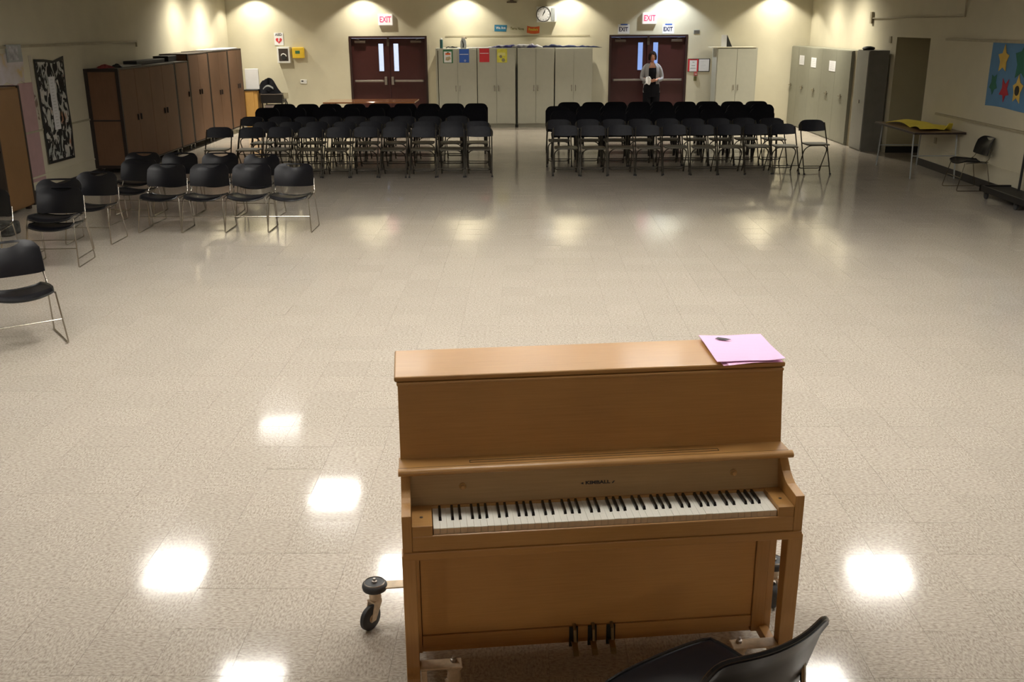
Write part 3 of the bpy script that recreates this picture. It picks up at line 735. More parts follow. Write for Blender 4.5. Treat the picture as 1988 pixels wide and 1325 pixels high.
heap('crumpled_bag', M_BLACK, 'small black bag beside the red one on the nearest cabinet', -6.92, 17.3, 1.732, .09, .10, .06, 5, 'bag')
tag(MB().box(-7.15, -6.75, 22.3, 24.1, 1.885, 1.90).build('paper_stack', M_PAPER, None), 'thin white papers lying on the farthest brown cabinets', 'paper')
# far-left tan cabinet
t = thing('tall_cabinet', 'tan wood cabinet with dark edges at the far left of the frame', 'cabinet', (-6.80, 12.88, 0))
MB().box(-.45, -.02, 0, .72, .05, 1.64).build('body', M_BRN2, t)
MB().box(-.02, .0, .035, .685, .07, 1.62).build('cabinet_door', M_BRN2, t)
MB().box(-.46, .003, -.01, .033, .04, 1.65).box(-.46, .003, .687, .73, .04, 1.65).build('edge_frame', M_EDGE, t)
for yy in (.08, .64):
    MB().box(-.1, -.04, yy - .03, yy + .03, 0, .05).build('foot', M_EDGE, t)
# papers on left wall
tag(MB().box(XL + .001, XL + .008, 13.95, 14.95, .20, 1.62).build('taped_pink_paper', M_PINKW), 'tall dusty pink paper panel taped to the left wall', 'paper')
m_, t_, b_ = nt('painted_paper')
n1 = t_.nodes.new('ShaderNodeTexNoise'); n1.inputs['Scale'].default_value = 3.5; n1.inputs['Detail'].default_value = 4; tc = t_.nodes.new('ShaderNodeTexCoord'); t_.links.new(tc.outputs['Object'], n1.inputs['Vector'])
r_ = t_.nodes.new('ShaderNodeValToRGB'); e = r_.color_ramp.elements; e[0].position = .33; e[0].color = (.55, .40, .16, 1); e[1].position = .45; e[1].color = (.52, .47, .44, 1); x = e.new(.7); x.color = (.60, .56, .60, 1)
t_.links.new(n1.outputs['Fac'], r_.inputs['Fac']); t_.links.new(r_.outputs['Color'], b_.inputs['Base Color']); b_.inputs['Roughness'].default_value = .85
pts = [(13.7, 1.64), (14.0, 1.60), (14.2, 1.66), (14.45, 1.60), (14.62, 1.66), (14.72, 1.62), (14.78, 2.0), (14.6, 2.08), (14.2, 2.04), (13.7, 2.1)]
tag(MB().prism(pts, XL + .009, XL + .014, 'x').build('painted_paper', m_), 'white painted paper with yellow smudges above the pink panel', 'artwork')
t = thing('framed_picture', 'small grey framed picture high on the left wall above the painted paper', 'picture', (XL, 14.5, 2.05))
bx('frame', M_GREYP, t, .015, .035, -.20, .22, -.13, .11); bx('picture_sheet', mat('grey_drawing', (.38, .38, .40), .7, var=.4, scale=12), t, .035, .04, -.16, .10, -.10, .09)
m_, t_, b_ = nt('smudged_paper')
n1 = t_.nodes.new('ShaderNodeTexNoise'); n1.inputs['Scale'].default_value = 9; n1.inputs['Detail'].default_value = 4; tc = t_.nodes.new('ShaderNodeTexCoord'); t_.links.new(tc.outputs['Object'], n1.inputs['Vector'])
r_ = t_.nodes.new('ShaderNodeValToRGB'); e = r_.color_ramp.elements; e[0].position = .36; e[0].color = (.20, .15, .12, 1); e[1].position = .46; e[1].color = (.50, .46, .38, 1)
t_.links.new(n1.outputs['Fac'], r_.inputs['Fac']); t_.links.new(r_.outputs['Color'], b_.inputs['Base Color']); b_.inputs['Roughness'].default_value = .85
tag(MB().box(XL + .001, XL + .006, 14.955, 15.04, .95, 2.0).build('smudged_paper', m_), 'narrow smudged paper strip between pink panel and black artwork', 'artwork')
# black and white artwork
t = thing('hand_art_poster', 'tall black artwork with white painted shapes on the left wall', 'artwork', (XL + .024, 15.07, .40))
m_, t_, b_ = nt('handprint_paint')
tc = t_.nodes.new('ShaderNodeTexCoord'); mp = t_.nodes.new('ShaderNodeMapping'); mp.inputs['Scale'].default_value = (1, 1.9, 1.15); mp.inputs['Rotation'].default_value = (.5, 0, 0)
t_.links.new(tc.outputs['Object'], mp.inputs['Vector'])
n1 = t_.nodes.new('ShaderNodeTexNoise'); n1.inputs['Scale'].default_value = 4.2; n1.inputs['Detail'].default_value = 2.5; n1.inputs['Distortion'].default_value = 1.1
t_.links.new(mp.outputs[0], n1.inputs['Vector'])
r_ = t_.nodes.new('ShaderNodeValToRGB'); e = r_.color_ramp.elements; e[0].position = .50; e[0].color = (.012, .010, .010, 1); e[1].position = .53; e[1].color = (.55, .53, .48, 1)
n2 = t_.nodes.new('ShaderNodeTexNoise'); n2.inputs['Scale'].default_value = 4.2; t_.links.new(tc.outputs['Object'], n2.inputs['Vector'])
r2_ = t_.nodes.new('ShaderNodeValToRGB'); e2 = r2_.color_ramp.elements; e2[0].position = .33; e2[0].color = (.75, .25, .08, 1); e2[1].position = .42; e2[1].color = (1, 1, 1, 1); q_ = e2.new(.68); q_.color = (.45, .55, .58, 1)
t_.links.new(n2.outputs['Color'], r2_.inputs['Fac'])
mx = t_.nodes.new('ShaderNodeMix'); mx.data_type = 'RGBA'; mx.blend_type = 'MULTIPLY'; mx.inputs[0].default_value = .8
t_.links.new(n1.outputs['Fac'], r_.inputs['Fac']); t_.links.new(r_.outputs['Color'], mx.inputs[6]); t_.links.new(r2_.outputs['Color'], mx.inputs[7]); t_.links.new(mx.outputs[2], b_.inputs['Base Color']); b_.inputs['Roughness'].default_value = .8
MB().prism([(0, 0), (.9, -.01), (.95, .5), (.92, 1.0), (.97, 1.56), (.6, 1.50), (.3, 1.53), (.0, 1.54)], .002, .007, 'x').build('black_sheet', M_BLACK, t)
MB().prism([(.04, .04), (.86, .03), (.90, .5), (.87, 1.0), (.92, 1.50), (.56, 1.46), (.3, 1.49), (.04, 1.50)], .007, .009, 'x').build('painted_shapes', m_, t)
b = MB(); b.box(.011, .014, .35, .55, .48, 1.27); b.build('list_strip', M_PAPER, t)
b = MB()
for k in range(16): b.box(.014, .0145, .40, .40 + .1 * random.uniform(.5, 1), 1.22 - k * .046, 1.226 - k * .046)
b.build('print_line', M_GREYP, t)

# ---------------------------------------------------------------- far left corner
t = thing('oak_cabinet', 'low yellow oak cabinet in the far left corner', 'cabinet', (-6.74, 24.36, 0))
MB().box(0, .22, 0, .5, 0, .90).build('side_panel', M_OAKY, t); MB().box(.22, .30, .02, .5, 0, .90).build('front_edge', M_OAKY, t)
bx('black_top', M_BLACK, t, -.02, .32, -.02, .52, .90, .925)
tag(MB().box(-6.74, -6.42, 24.55, 24.60, .926, 1.40).build('flip_chart', M_PAPER, None, bevel=.003), 'grey-white board standing on the low oak cabinet', 'board')
t = thing('utility_cart', 'dark metal cart beside the low oak cabinet in the corner', 'cart', (-6.38, 24.45, 0))
bx('top_shelf', M_DARKL, t, 0, .52, 0, .45, .60, .82); bx('front_strip', M_STEEL, t, 0, .55, -.012, 0, .80, .815); bx('lower_panel', mat('pinkish_grey_board', (.16, .13, .12), .6), t, .08, .5, .02, .4, .3, .55)
for xx in (.03, .50):
    for yy in (.03, .42): MB().tube([(xx, yy, .6), (xx, yy, 0)], .015, 6).build('leg', M_DARKL, t)
bx('end_plate', M_RAIL, t, .53, .64, .1, .13, .70, .84)
MB().tube([(.5, .05, .66), (.58, .05, .68), (.62, .05, .62), (.64, .05, .5)], .012, 6).build('curved_handle', M_DARKL, t)
heap('jacket_pile', M_TOPB, 'pile of black jackets on the dark cart in the corner', -6.22, 24.68, .822, .25, .19, .36, 9, 'clothing')
t = tag(MB().grid(lambda u, v: (-6.32 + .25 * u, 24.50 - .03 * math.sin(PI * u), .86 + .13 * math.sin(PI * (.15 + .7 * u)) + .05 * v * (.5 + u * .5)), 12, 2, .01).build('grey_scarf', M_GREYP, None, smooth=True), 'grey-white strip of cloth draped over the black jackets', 'cloth')
# table at back left
t = thing('long_table', 'long red-brown table behind the left block of chairs', 'table', (-3.5, 23.15, 0))
MB().box(-1.03, 1.03, -.48, .48, .715, .745).build('tabletop', M_TABR, t, bevel=.004)
for sx in (-.9, .9):
    for sy in (-.38, .38): MB().tube([(sx, sy, .715), (sx, sy, 0)], .016, 8).build('leg', M_DARKL, t)
# bag on the floor at left
tag(MB().box(-6.7, -6.15, 11.6, 11.85, 0.0, .16).build('storage_box', mat('black_white_print', (.05, .05, .045), .7, var=.9, scale=14), None, bevel=.03), 'dark patterned bag on the floor behind the leftmost chairs', 'bag')

# ================================================================== CHAIRS
def sled_chair(label, group):
    t = thing('stacking_chair', label, 'chair', (0, 0, 0), 0, group)
    Wd = .245
    def fback(u, v):
        s = 2 * u - 1; ss = math.copysign(abs(s) ** .8, s)
        zt = .775 - .060 * abs(ss) ** 9; zb = .515 - .015 * (1 - abs(ss) ** 2) + .01 * abs(ss) ** 8
        hole = max(0, 1 - (ss / .46) ** 2)
        tl = .935 - .12 * hole; th = .945
        rows_ = 14
        j = v * rows_
        if j <= 10: tt = tl * j / 10
        elif j <= 11: tt = tl + (th - tl) * (j - 10)
        else: tt = th + (1 - th) * (j - 11) / 3
        z = zb + (zt - zb) * tt
        k = (z - .5) / .27
        hw = Wd * (.985 - .05 * k ** 3)
        y = .19 + .075 * k - .055 * ss * ss - .012 * math.sin(PI * k) + .02 * max(0, k - .8) * 3
        return (hw * ss, y, z)
    o = MB().grid(fback, 26, 14, .009, skip=lambda u, j: j == 10 and abs(math.copysign(abs(2 * u - 1) ** .8, 1)) < .46).build('backrest', M_BLK, t, smooth=True)
    def fseat(u, v):
        a, b2 = 2 * u - 1, 2 * v - 1
        k = 1 - .09 * (a * a) * (b2 * b2) * (1 if b2 < 0 else 1.4)
        x = .235 * a * k; y = .215 * b2 * k - .02 + .012 * a * a
        z = .418 - .018 * b2 + .020 * a * a - .014 * (1 - a * a) - (.030 * max(0, -b2 - .6) / .4 if b2 < -.6 else 0) + .010 * max(0, b2 - .6)
        return (x, y, z)
    MB().grid(fseat, 18, 16, .010).build('seat', M_BLK, t, smooth=True)
    rim = []
    for (u, v) in [(i / 14, 0) for i in range(15)] + [(1, i / 12) for i in range(1, 13)] + [(1 - i / 14, 1) for i in range(1, 15)] + [(0, 1 - i / 12) for i in range(1, 12)]:
        rim.append(fseat(u, v))
    MB().tube(rim, .0085, 6, closed=True).build('seat_rim', M_BLKR, t, smooth=True)
    r = .0065
    for s in (-1, 1):
        p = [(s * .232, .235, .58), (s * .236, .20, .50), (s * .242, .17, .455), (s * .245, .12, .43), (s * .246, .10, .40)]
        MB().tube([(s * .235, .215, .60), (s * .238, .19, .50), (s * .243, .165, .455), (s * .240, .12, .425), (s * .236, -.10, .41), (s * .235, -.15, .405)], r, 6).build('back_post', M_CHROME, t, smooth=True)
        q = [(s * .240, .15, .44), (s * .262, .235, .03), (s * .262, .232, .012), (s * .262, .215, r), (s * .262, -.23, r), (s * .262, -.247, .012), (s * .262, -.25, .03), (s * .237, -.165, .415)]
        MB().tube(q, r, 6).build('leg', M_CHROME, t, smooth=True)
    MB().tube([(-.251, -.212, .20), (.251, -.212, .20)], .0055, 6).build('crossbar', M_CHROME, t, smooth=True)
    return t
G1 = 'black stacking chairs at the left'
sc0 = sled_chair('rightmost black stacking chair in the front left row', G1)
sc0.location = (-2.85, 12.02, 0)
SL = [(-3.37, 12.02, 0, 'second black stacking chair from the right in the front left row'),
      (-3.895, 12.02, 0, 'third black stacking chair from the right in the front left row'),
      (-4.425, 12.02, 0, 'fourth black stacking chair from the right in the front left row'),
      (-3.49, 12.95, -2, 'rightmost black stacking chair in the row behind the front left row'),
      (-4.08, 13.12, 2, 'second from right black stacking chair of the row behind, grip hole showing'),
      (-4.63, 13.12, -1, 'third from right black stacking chair of the row behind the front left row'),
      (-5.17, 13.2, -3, 'leftmost black stacking chair of the row behind, next to the brown cabinet'),
      (-4.96, 12.50, -5, 'black stacking chair just left of and behind the front row of four'),
      (-5.02, 11.36, 0, 'black stacking chair standing alone between the pair and the front row'),
      (-4.93, 10.23, 4, 'lower of the two stacked black chairs at the left'),
      (-5.62, 10.05, 5, 'black stacking chair cut by the left edge beside the patterned bag'),
      (-3.99, 7.48, 37, 'nearest black stacking chair at the left edge, turned towards the piano')]
for x, y, a, lb in SL: dup(sc0, (x, y, 0), math.radians(a), lb, G1)
o = dup(sc0, (-4.96, 10.30, .075), math.radians(4), 'upper of the two stacked black chairs at the left', G1)
t = thing('padded_stool_chair', 'black padded chair with a glossy curved back at the lower right, facing the piano', 'chair', (.56, 2.58, 0), math.radians(213))
def ps(u, v):
    a, b2 = 2 * u - 1, 2 * v - 1; k = 1 - .035 * a * a * b2 * b2 * (1.5 if b2 > 0 else 1)
    return (.235 * a * k, .215 * b2 * k - .02, .435 - .010 * (a ** 4 + b2 ** 4) + .004 * (1 - a * a))
MB().grid(ps, 16, 14, .035).build('seat', M_BLK, t, smooth=True)
MB().tube([ps(i / 14, 0) for i in range(15)] + [ps(1, i / 12) for i in range(1, 13)] + [ps(1 - i / 14, 1) for i in range(1, 15)] + [ps(0, 1 - i / 12) for i in range(1, 12)], .007, 6, closed=True).build('seat_piping', M_BLKR, t, smooth=True)
def pbk(u, v):
    s_ = 2 * u - 1; ss = math.copysign(abs(s_) ** .8, s_)
    z = .47 + (.778 - .035 * abs(ss) ** 10 - .47) * v; k = v
    return (.24 * (.985 - .03 * k) * ss, .19 + .085 * k - .055 * ss * ss + .02 * max(0, k - .8) * 3, z)
MB().grid(pbk, 26, 14, .011).build('backrest', M_BLK, t, smooth=True)
MB().tube([pbk(0, i / 10) for i in range(10)] + [pbk(i / 24, 1) for i in range(25)] + [pbk(1, 1 - i / 10) for i in range(1, 11)], .0085, 6).build('back_edging', M_BLKR, t, smooth=True)
for s_ in (-1, 1):
    MB().tube([(s_ * .19, .15, .41), (s_ * .20, .20, .46), (s_ * .20, .185, .60)], .009, 6).build('back_post', M_CHROME, t)
    MB().tube([(s_ * .17, .08, .41), (s_ * .17, .10, 0)], .010, 6).build('leg', M_CHROME, t)
    MB().tube([(s_ * .19, -.15, .41), (s_ * .20, -.19, 0)], .010, 6).build('leg', M_CHROME, t)
dup(sc0, (6.64, 14.98, 0), math.radians(-90), 'dark stacking chair beside the right wall under the star banner', 'wall chair')

def folding(label, group, k=1.0):
    t = thing('folding_chair', label, 'chair', (0, 0, 0), 0, group)
    r = .0105
    def fbk(u, v):
        s = 2 * u - 1; ss = math.copysign(abs(s) ** .8, s)
        zt = (.778 - .075 * abs(ss) ** 6) * k; zb = (.625 - .018 * (1 - ss * ss)) * k
        z = zb + (zt - zb) * v
        return (.222 * ss, .205 + (z / k - .62) * .33 - .045 * ss * ss + .02, z)
    MB().grid(fbk, 14, 5, .018).build('backrest', M_FBACK, t, smooth=True)
    def fst(u, v):
        a, b2 = 2 * u - 1, 2 * v - 1; q = 1 - .08 * a * a * b2 * b2
        return (.19 * a * q, .19 * b2 * q - .04, .452 * k - .012 * (1 - a * a) * (1 - b2 * b2))
    MB().grid(fst, 8, 8, .018).build('seat', M_FSEAT, t, smooth=True)
    zt = .74 * k
    for s in (-1, 1):
        MB().tube([(s * .216, -.235, .0), (s * .212, -.02, .37 * k), (s * .208, .13, .60 * k), (s * .20, .20, zt)], r, 6).build('front_leg', M_FMET, t, smooth=True)
        MB().tube([(s * .216, -.238, .0), (s * .216, -.232, .025)], .016, 8).build('foot_cap', M_BLACK, t)
    MB().tube([(-.218, -.165, .135), (.218, -.165, .135)], .007, 6).build('crossbar', M_FMET, t)
    # rear frame: rounded loop
    def RP(x, h): # h = height along the rear frame plane
        return (x, .215 - .30 * h / .42, h)
    ht, hb = .425 * k, .055
    pts = []
    for cx_, cz_, rad, a0 in ((.19 - .11, ht - .11, .11, 0), (-.19 + .11, ht - .11, .11, PI / 2)):
        pts += [(cx_ + rad * math.cos(a0 + i * PI / 12), cz_ + rad * math.sin(a0 + i * PI / 12)) for i in range(7)]
    for cx_, cz_, rad, a0 in ((-.185 + .045, hb + .045, .045, PI), (.185 - .045, hb + .045, .045, 1.5 * PI)):
        pts += [(cx_ + rad * math.cos(a0 + i * PI / 8), cz_ + rad * math.sin(a0 + i * PI / 8)) for i in range(5)]
    MB().tube([RP(a, h) for a, h in pts], r * .9, 6, closed=True).build('rear_frame', M_FMET, t, smooth=True)
    for s in (-1, 1): MB().tube([RP(s * .185, .11), RP(s * .187, 0.0)], .012, 6).build('rear_leg', M_FMET, t)
    return t
GL, GR = 'folding chairs in the left block', 'folding chairs in the right block'
num = ['first', 'second', 'third', 'fourth', 'fifth', 'sixth', 'seventh', 'eighth', 'ninth', 'tenth']
fc0 = folding('x', GL); first = [True]
def put(proto, x, y, a, lb, grp):
    if first[0]:
        proto.location = (x, y, 0); proto.rotation_euler = (0, 0, a); proto['label'] = lb; proto['group'] = grp; first[0] = False
    else: dup(proto, (x, y, 0), a, lb, grp)
R_ = random.Random(11)
def row(proto, xs, y0, y1, where, grp, jit=.03, ja=.015, word='charcoal folding chair', back=.24):
    n = len(xs); xs = sorted(xs); mn = .468 if 'padded' in word else .456
    for _ in range(60):
        for i in range(n - 1):
            d = xs[i + 1] - xs[i]
            if d < mn: e_ = (mn - d) / 2; xs[i] -= e_; xs[i + 1] += e_
    for i, x in enumerate(xs):
        k = i / max(1, n - 1); y = y0 + (y1 - y0) * k - back
        # ordinals counted from the centre aisle
        lb = '%s %s from the %s, %s' % (num[(n - 1 - i) if grp in (GL, GL2) else i], word, 'aisle', where)
        put(proto, x, y + R_.uniform(-jit, jit), R_.uniform(-ja, ja), lb, grp)
GL2, GR2 = 'tall-backed chairs in the left block', 'tall-backed chairs in the right block'
def sc(xs, f): return [x * f for x in xs]
row(fc0, sc([-4.49, -4.03, -3.52, -3.06, -2.61, -2.14, -1.66, -1.2, -.75], 1.015), 16.76, 16.76, 'front row of the left block', GL)
dup(fc0, (-5.10, 16.55, 0), .06, 'folding chair standing apart at the left end of the front row', GL)
row(fc0, sc([-4.5, -4.05, -3.62, -3.08, -2.67, -2.26, -1.74, -1.27, -.82], 1.015), 17.70, 17.70, 'second row of the left block', GL)
row(fc0, sc([-5.0, -4.49, -4.02, -3.55, -3.10, -2.65, -2.22, -1.74, -1.24], 1.015), 18.72, 18.72, 'third row of the left block', GL)
row(fc0, sc([.69, 1.11, 1.62, 2.07, 2.5, 2.91, 3.34, 3.81, 4.24], 1.01), 16.85, 17.0, 'front row of the right block', GR)
row(fc0, sc([.59, 1.10, 1.55, 2.01, 2.56, 2.98, 3.37, 3.79, 4.33], 1.015), 17.97, 18.10, 'second row of the right block', GR)
fc1 = folding('taller folding chair at the right end of the front row', GR, 1.09); fc1.location = (4.81, 16.70, 0); fc1.rotation_euler = (0, 0, .05)

def tallchair():
    t = thing('padded_chair', 'x', 'chair')
    def fbk(u, v):
        s = 2 * u - 1; ss = math.copysign(abs(s) ** .8, s)
        zt = .855 - .09 * abs(ss) ** 7; z = .47 + (zt - .47) * v
        return (.235 * ss, .19 + (z - .47) * .16 - .02 * ss * ss, z)
    MB().grid(fbk, 14, 6, .035).build('backrest', M_DARKF, t, smooth=True)
    def fst(u, v):
        a, b2 = 2 * u - 1, 2 * v - 1; q = 1 - .07 * a * a * b2 * b2
        return (.235 * a * q, .21 * b2 * q - .02, .475 - .012 * (a * a + b2 * b2))
    MB().grid(fst, 8, 8, .05).build('seat', M_DARKF, t, smooth=True)
    for s in (-1, 1):
        MB().tube([(s * .205, -.185, .44), (s * .22, -.21, 0)], .015, 6).build('leg', M_DARKL, t)
        MB().tube([(s * .205, .24, .60), (s * .205, .17, .44), (s * .22, .22, 0)], .015, 6).build('leg', M_DARKL, t)
    return t
tc0 = tallchair(); first[0] = True
TW = 'black tall-backed padded chair'
row(tc0, sc([-5.07, -4.55, -3.94, -3.49, -2.99, -2.47, -1.91, -1.47, -1.0], 1.0), 19.86, 19.86, 'fourth row of the left block', GL2, .03, .012, TW, .25)
row(tc0, sc([-4.95, -4.46, -4.0, -3.49, -2.99, -2.46, -1.97, -1.48, -1.0], 1.0), 20.77, 20.77, 'last row of the left block', GL2, .03, .012, TW, .25)
row(tc0, [.72, 1.2, 1.69, 2.12, 2.59, 3.05, 3.5, 3.96, 4.46], 18.90, 19.15, 'third row of the right block', GR2, .03, .012, TW, .25)
row(tc0, [.64, 1.25, 1.72, 2.23, 2.7, 3.23, 3.66, 4.23, 4.71], 19.95, 20.2, 'fourth row of the right block', GR2, .03, .012, TW, .25)
row(tc0, [.91, 1.41, 1.87, 2.36, 2.82, 3.30, 3.77, 4.28, 4.78], 20.98, 21.0, 'last row of the right block', GR2, .03, .012, TW, .25)

# dolly at the right edge
t = thing('chair_dolly', 'black flatbed dolly on casters cut by the right edge', 'dolly', (6.55, 13.2, 0))
bx('deck', M_BLACK, t, -.05, .36, -.9, 1.0, .12, .16)
MB().box(-.06, .37, .97, 1.01, .10, .18).box(-.06, -.02, -.9, 1.0, .10, .18).build('edge_rail', M_DARKL, t)
MB().tube([(.30, .60, .16), (.32, .60, .95), (.32, .2, 1.0), (.30, -.2, .95), (.30, -.2, .16)], .018, 8).build('push_handle', M_BLACK, t, smooth=True)
for xx, yy in ((.0, .90), (.32, .90), (.0, .0), (.32, 0), (.0, -.8), (.32, -.8)):
    c = bx('caster_fork', M_DARKL, t, xx - .025, xx + .025, yy - .03, yy + .03, .07, .12)
    MB().lathe([(.05, -.015), (.05, .015)], n=16, mt=Matrix.Translation((xx, yy, .05)) @ Matrix.Rotation(PI / 2, 4, 'Y')).build('wheel', M_RUB, c, smooth=True)

# ================================================================== PIANO  (local frame: u right, v back, origin under front-left of the keys)
pn = thing('upright_piano', 'upright maple piano on a caster dolly, white keys showing, near the front', 'piano', (-.3179, 3.0504, 0), math.radians(6.627))
UL, UR = -.108, 1.318
def pb(name, m, *a, bevel=.002, seg=2, par=None): return MB().box(*a).build(name, m, par or pn, bevel=bevel, seg=seg)
side = [(.20, .10), (.20, .88), (.262, .90), (.298, 1.175), (.58, 1.175), (.58, .10)]
MB().prism(side, UL, UL + .028).build('side_panel', M_PWL, pn, bevel=.002)
MB().prism(side, UR - .028, UR).build('side_panel', M_PWL, pn, bevel=.002)
pb('back_panel', M_PWV, UL + .028, UR - .028, .55, .58, .12, 1.17)
pb('bottom_board', M_PWV, UL + .028, UR - .028, .22, .55, .10, .13)
# lid with rounded moulding
MB().box(UL - .012, UR + .010, .285, .595, 1.186, 1.206).build('lid', M_PW, pn, bevel=.007, seg=4)
MB().box(UL - .004, UR + .004, .279, .59, 1.172, 1.1855).build('lid_moulding', M_PW, pn, bevel=.006, seg=3)
MB().prism([(.245, .902), (.281, 1.174), (.300, 1.174), (.264, .902)], UL, UR).build('upper_panel', M_PWV, pn, bevel=.002)
# shelf above keyboard
sh = MB().box(UL - .006, UR + .002, .155, .262, .886, .904).build('music_shelf', M_PW, pn, bevel=.002)
no = [(.158 + .022 * math.cos(a), .893 + .014 * math.sin(a)) for a in [PI / 2 + PI * i / 10 for i in range(11)]]
MB().prism(no, UL - .008, UR + .010).build('shelf_nosing', M_PW, pn, smooth=True)
b = MB()
for v in (.188, .206): b.box(.14, 1.062, v, v + .003, .9035, .9046)
b.box(.14, .1425, .188, .2085, .9035, .9046).box(1.0595, 1.062, .188, .2085, .9035, .9046)
b.build('shelf_groove', M_EDGE, sh)
b = MB(); b.box(UL - .006, UR, .166, .1675, .9035, .9045); b.build('shelf_groove', M_EDGE, sh)
# nameboard
nb = MB().prism([(.158, .757), (.180, .885), (.195, .885), (.175, .757)], UL + .03, UR - .03).build('nameboard', M_PWN, pn)
for u in (.112, 1.114):
    MB().lathe([(.013, 0), (.013, .004), (.008, .008), (.009, .015), (.006, .018)], n=16, mt=Matrix.Translation((u, .169, .823)) @ Matrix.Rotation(PI / 2, 4, 'X')).build('knob', M_PW, nb, smooth=True)
text('lettering', 'KIMBALL', .0165, M_EDGE, nb, (.605, .1658, .811), rot=(PI / 2 - .17, 0, 0), extr=.0006, sx=1.42, bold=.0006)
b = MB()
mt = Matrix.Translation((.605, .1658, .811)) @ Matrix.Rotation(-.17, 4, 'X')
b.prism([(-.063, -.001), (-.053, .003), (-.053, -.005), (-.057, -.003)], -.0008, .0005, 'y', mt); b.prism([(.052, -.005), (.057, -.005), (.064, .004), (.058, .003)], -.0008, .0005, 'y', mt)
b.build('lettering_flourish', M_EDGE, nb)
pb('key_back_rail', M_PWV, -.075, 1.285, .148, .164, .735, .758)
pb('felt_gap', M_EDGE, -.07, 1.28, .160, .168, .745, .7585, bevel=0)
pb('key_block', M_PW, -.074, -.003, -.012, .146, .70, .765); pb('key_block', M_PW, 1.2265, 1.284, -.012, .146, .70, .765)
for u in (-.04, 1.255):
    MB().lathe([(.006, .765), (.006, .7665), (.003, .767)], n=12, cx=u, cy=.055).build('screw', M_BRONZE, pn)
# arms
arm = [(-.014, .64), (-.014, .806), (.03, .809), (.075, .812), (.10, .820), (.13, .838), (.155, .865), (.175, .888), (.24, .888), (.24, .64)]
MB().prism(arm, UL, UL + .033).build('arm', M_PWL, pn, bevel=.0015); MB().prism(arm, UR - .033, UR).build('arm', M_PWL, pn, bevel=.0015)
pb('keyslip', M_PW, -.075, 1.285, -.014, -.003, .668, .728, bevel=.004)
pb('key_bed', M_PWV, UL + .02, UR - .02, -.004, .20, .640, .700)
pb('front_rail', M_PWV, UL, UR, -.020, .0, .637, .668, bevel=.004)
# keys
wk = 1.225 / 52
def white_mesh():
    bm = MB(); bm.box(.0005, wk - .0005, .0005, .149, .722, .7465); 
    me = bm; return me
b = white_mesh(); key0 = b.build('white_key', M_KEYW, pn)
MBt = MB().box(.0004, wk - .0004, -.0012, .149, .7465, .749); kt0 = MBt.build('ivory_top', M_IVORY, key0)
rk = random.Random(3)
for i in range(1, 52):
    o = key0.copy(); C.objects.link(o); o.parent = pn; o.location = (i * wk, 0, rk.uniform(-.0008, .0004))
    c = kt0.copy(); C.objects.link(c); c.parent = o
b = MB(); hw = .0055
vs = [(-hw, .052, .748), (hw, .052, .748), (hw, .149, .748), (-hw, .149, .748), (-hw * .78, .060, .7605), (hw * .78, .060, .7605), (hw * .78, .149, .7605), (-hw * .78, .149, .7605)]
V = [b.bm.verts.new(v) for v in vs]
for f in ((0, 3, 2, 1), (4, 5, 6, 7), (0, 1, 5, 4), (1, 2, 6, 5), (2, 3, 7, 6), (3, 0, 4, 7)): b.bm.faces.new([V[k] for k in f])
bk0 = b.build('black_key', M_EBON, pn, bevel=.0012)
fb_ = True
off = {0: -.0, 1: 0}
names = ['A', 'B', 'C', 'D', 'E', 'F', 'G']
shift = {'A': .003, 'C': -.0025, 'D': .0025, 'F': -.003, 'G': 0}
for i in range(51):
    nme = names[i % 7]
    if nme in 'ACDFG':
        o = bk0 if fb_ else bk0.copy()
        if not fb_: C.objects.link(o); o.parent = pn
        fb_ = False
        o.location = ((i + 1) * wk + shift[nme] * .6, 0, 0)
# lower case
lp = pb('lower_panel', M_PWV, -.052, 1.238, .205, .225, .185, .64)
pb('bottom_rail', M_PWV, -.052, 1.238, .198, .225, .132, .183)
pb('stile', M_PWL, UL + .028, -.054, .198, .225, .11, .64); pb('stile', M_PWL, 1.240, UR - .028, .198, .225, .11, .64)
def leg(u0, u1):
    b = MB(); c = (u0 + u1) / 2
    P = [(-.018, .655), (-.018, .60), (-.012, .20), (-.026, .16), (-.026, .125), (.045, .125), (.045, .16), (.036, .20), (.042, .60), (.042, .655)]
    b.prism(P, u0, u1).build('leg', M_PWL, pn, bevel=.003)
leg(-.112, -.064); leg(1.268, 1.324)
pb('toe_rail', M_PWL, -.100, -.066, .03, .25, .095, .135); pb('toe_rail', M_PWL, 1.270, 1.305, .03, .25, .095, .135)
for k, u in enumerate((.530, .603, .676)):
    P = [(.20, .13), (.17, .135), (.135, .122), (.12, .108), (.12, .102), (.135, .104), (.17, .12), (.20, .115)]
    pd = MB().prism(P, u - .011, u + .011).build('pedal', M_BRASS, pn, bevel=.003)
    MB().box(u - .017, u + .017, .192, .2, .10, .185).build('pedal_slot', M_CABD, pd)
    MB().tube([(u + .002, .17, .135), (u + .002, .18, .18), (u + .002, .2, .195)], .007, 8).build('pedal_spring', M_BRASS, pd)
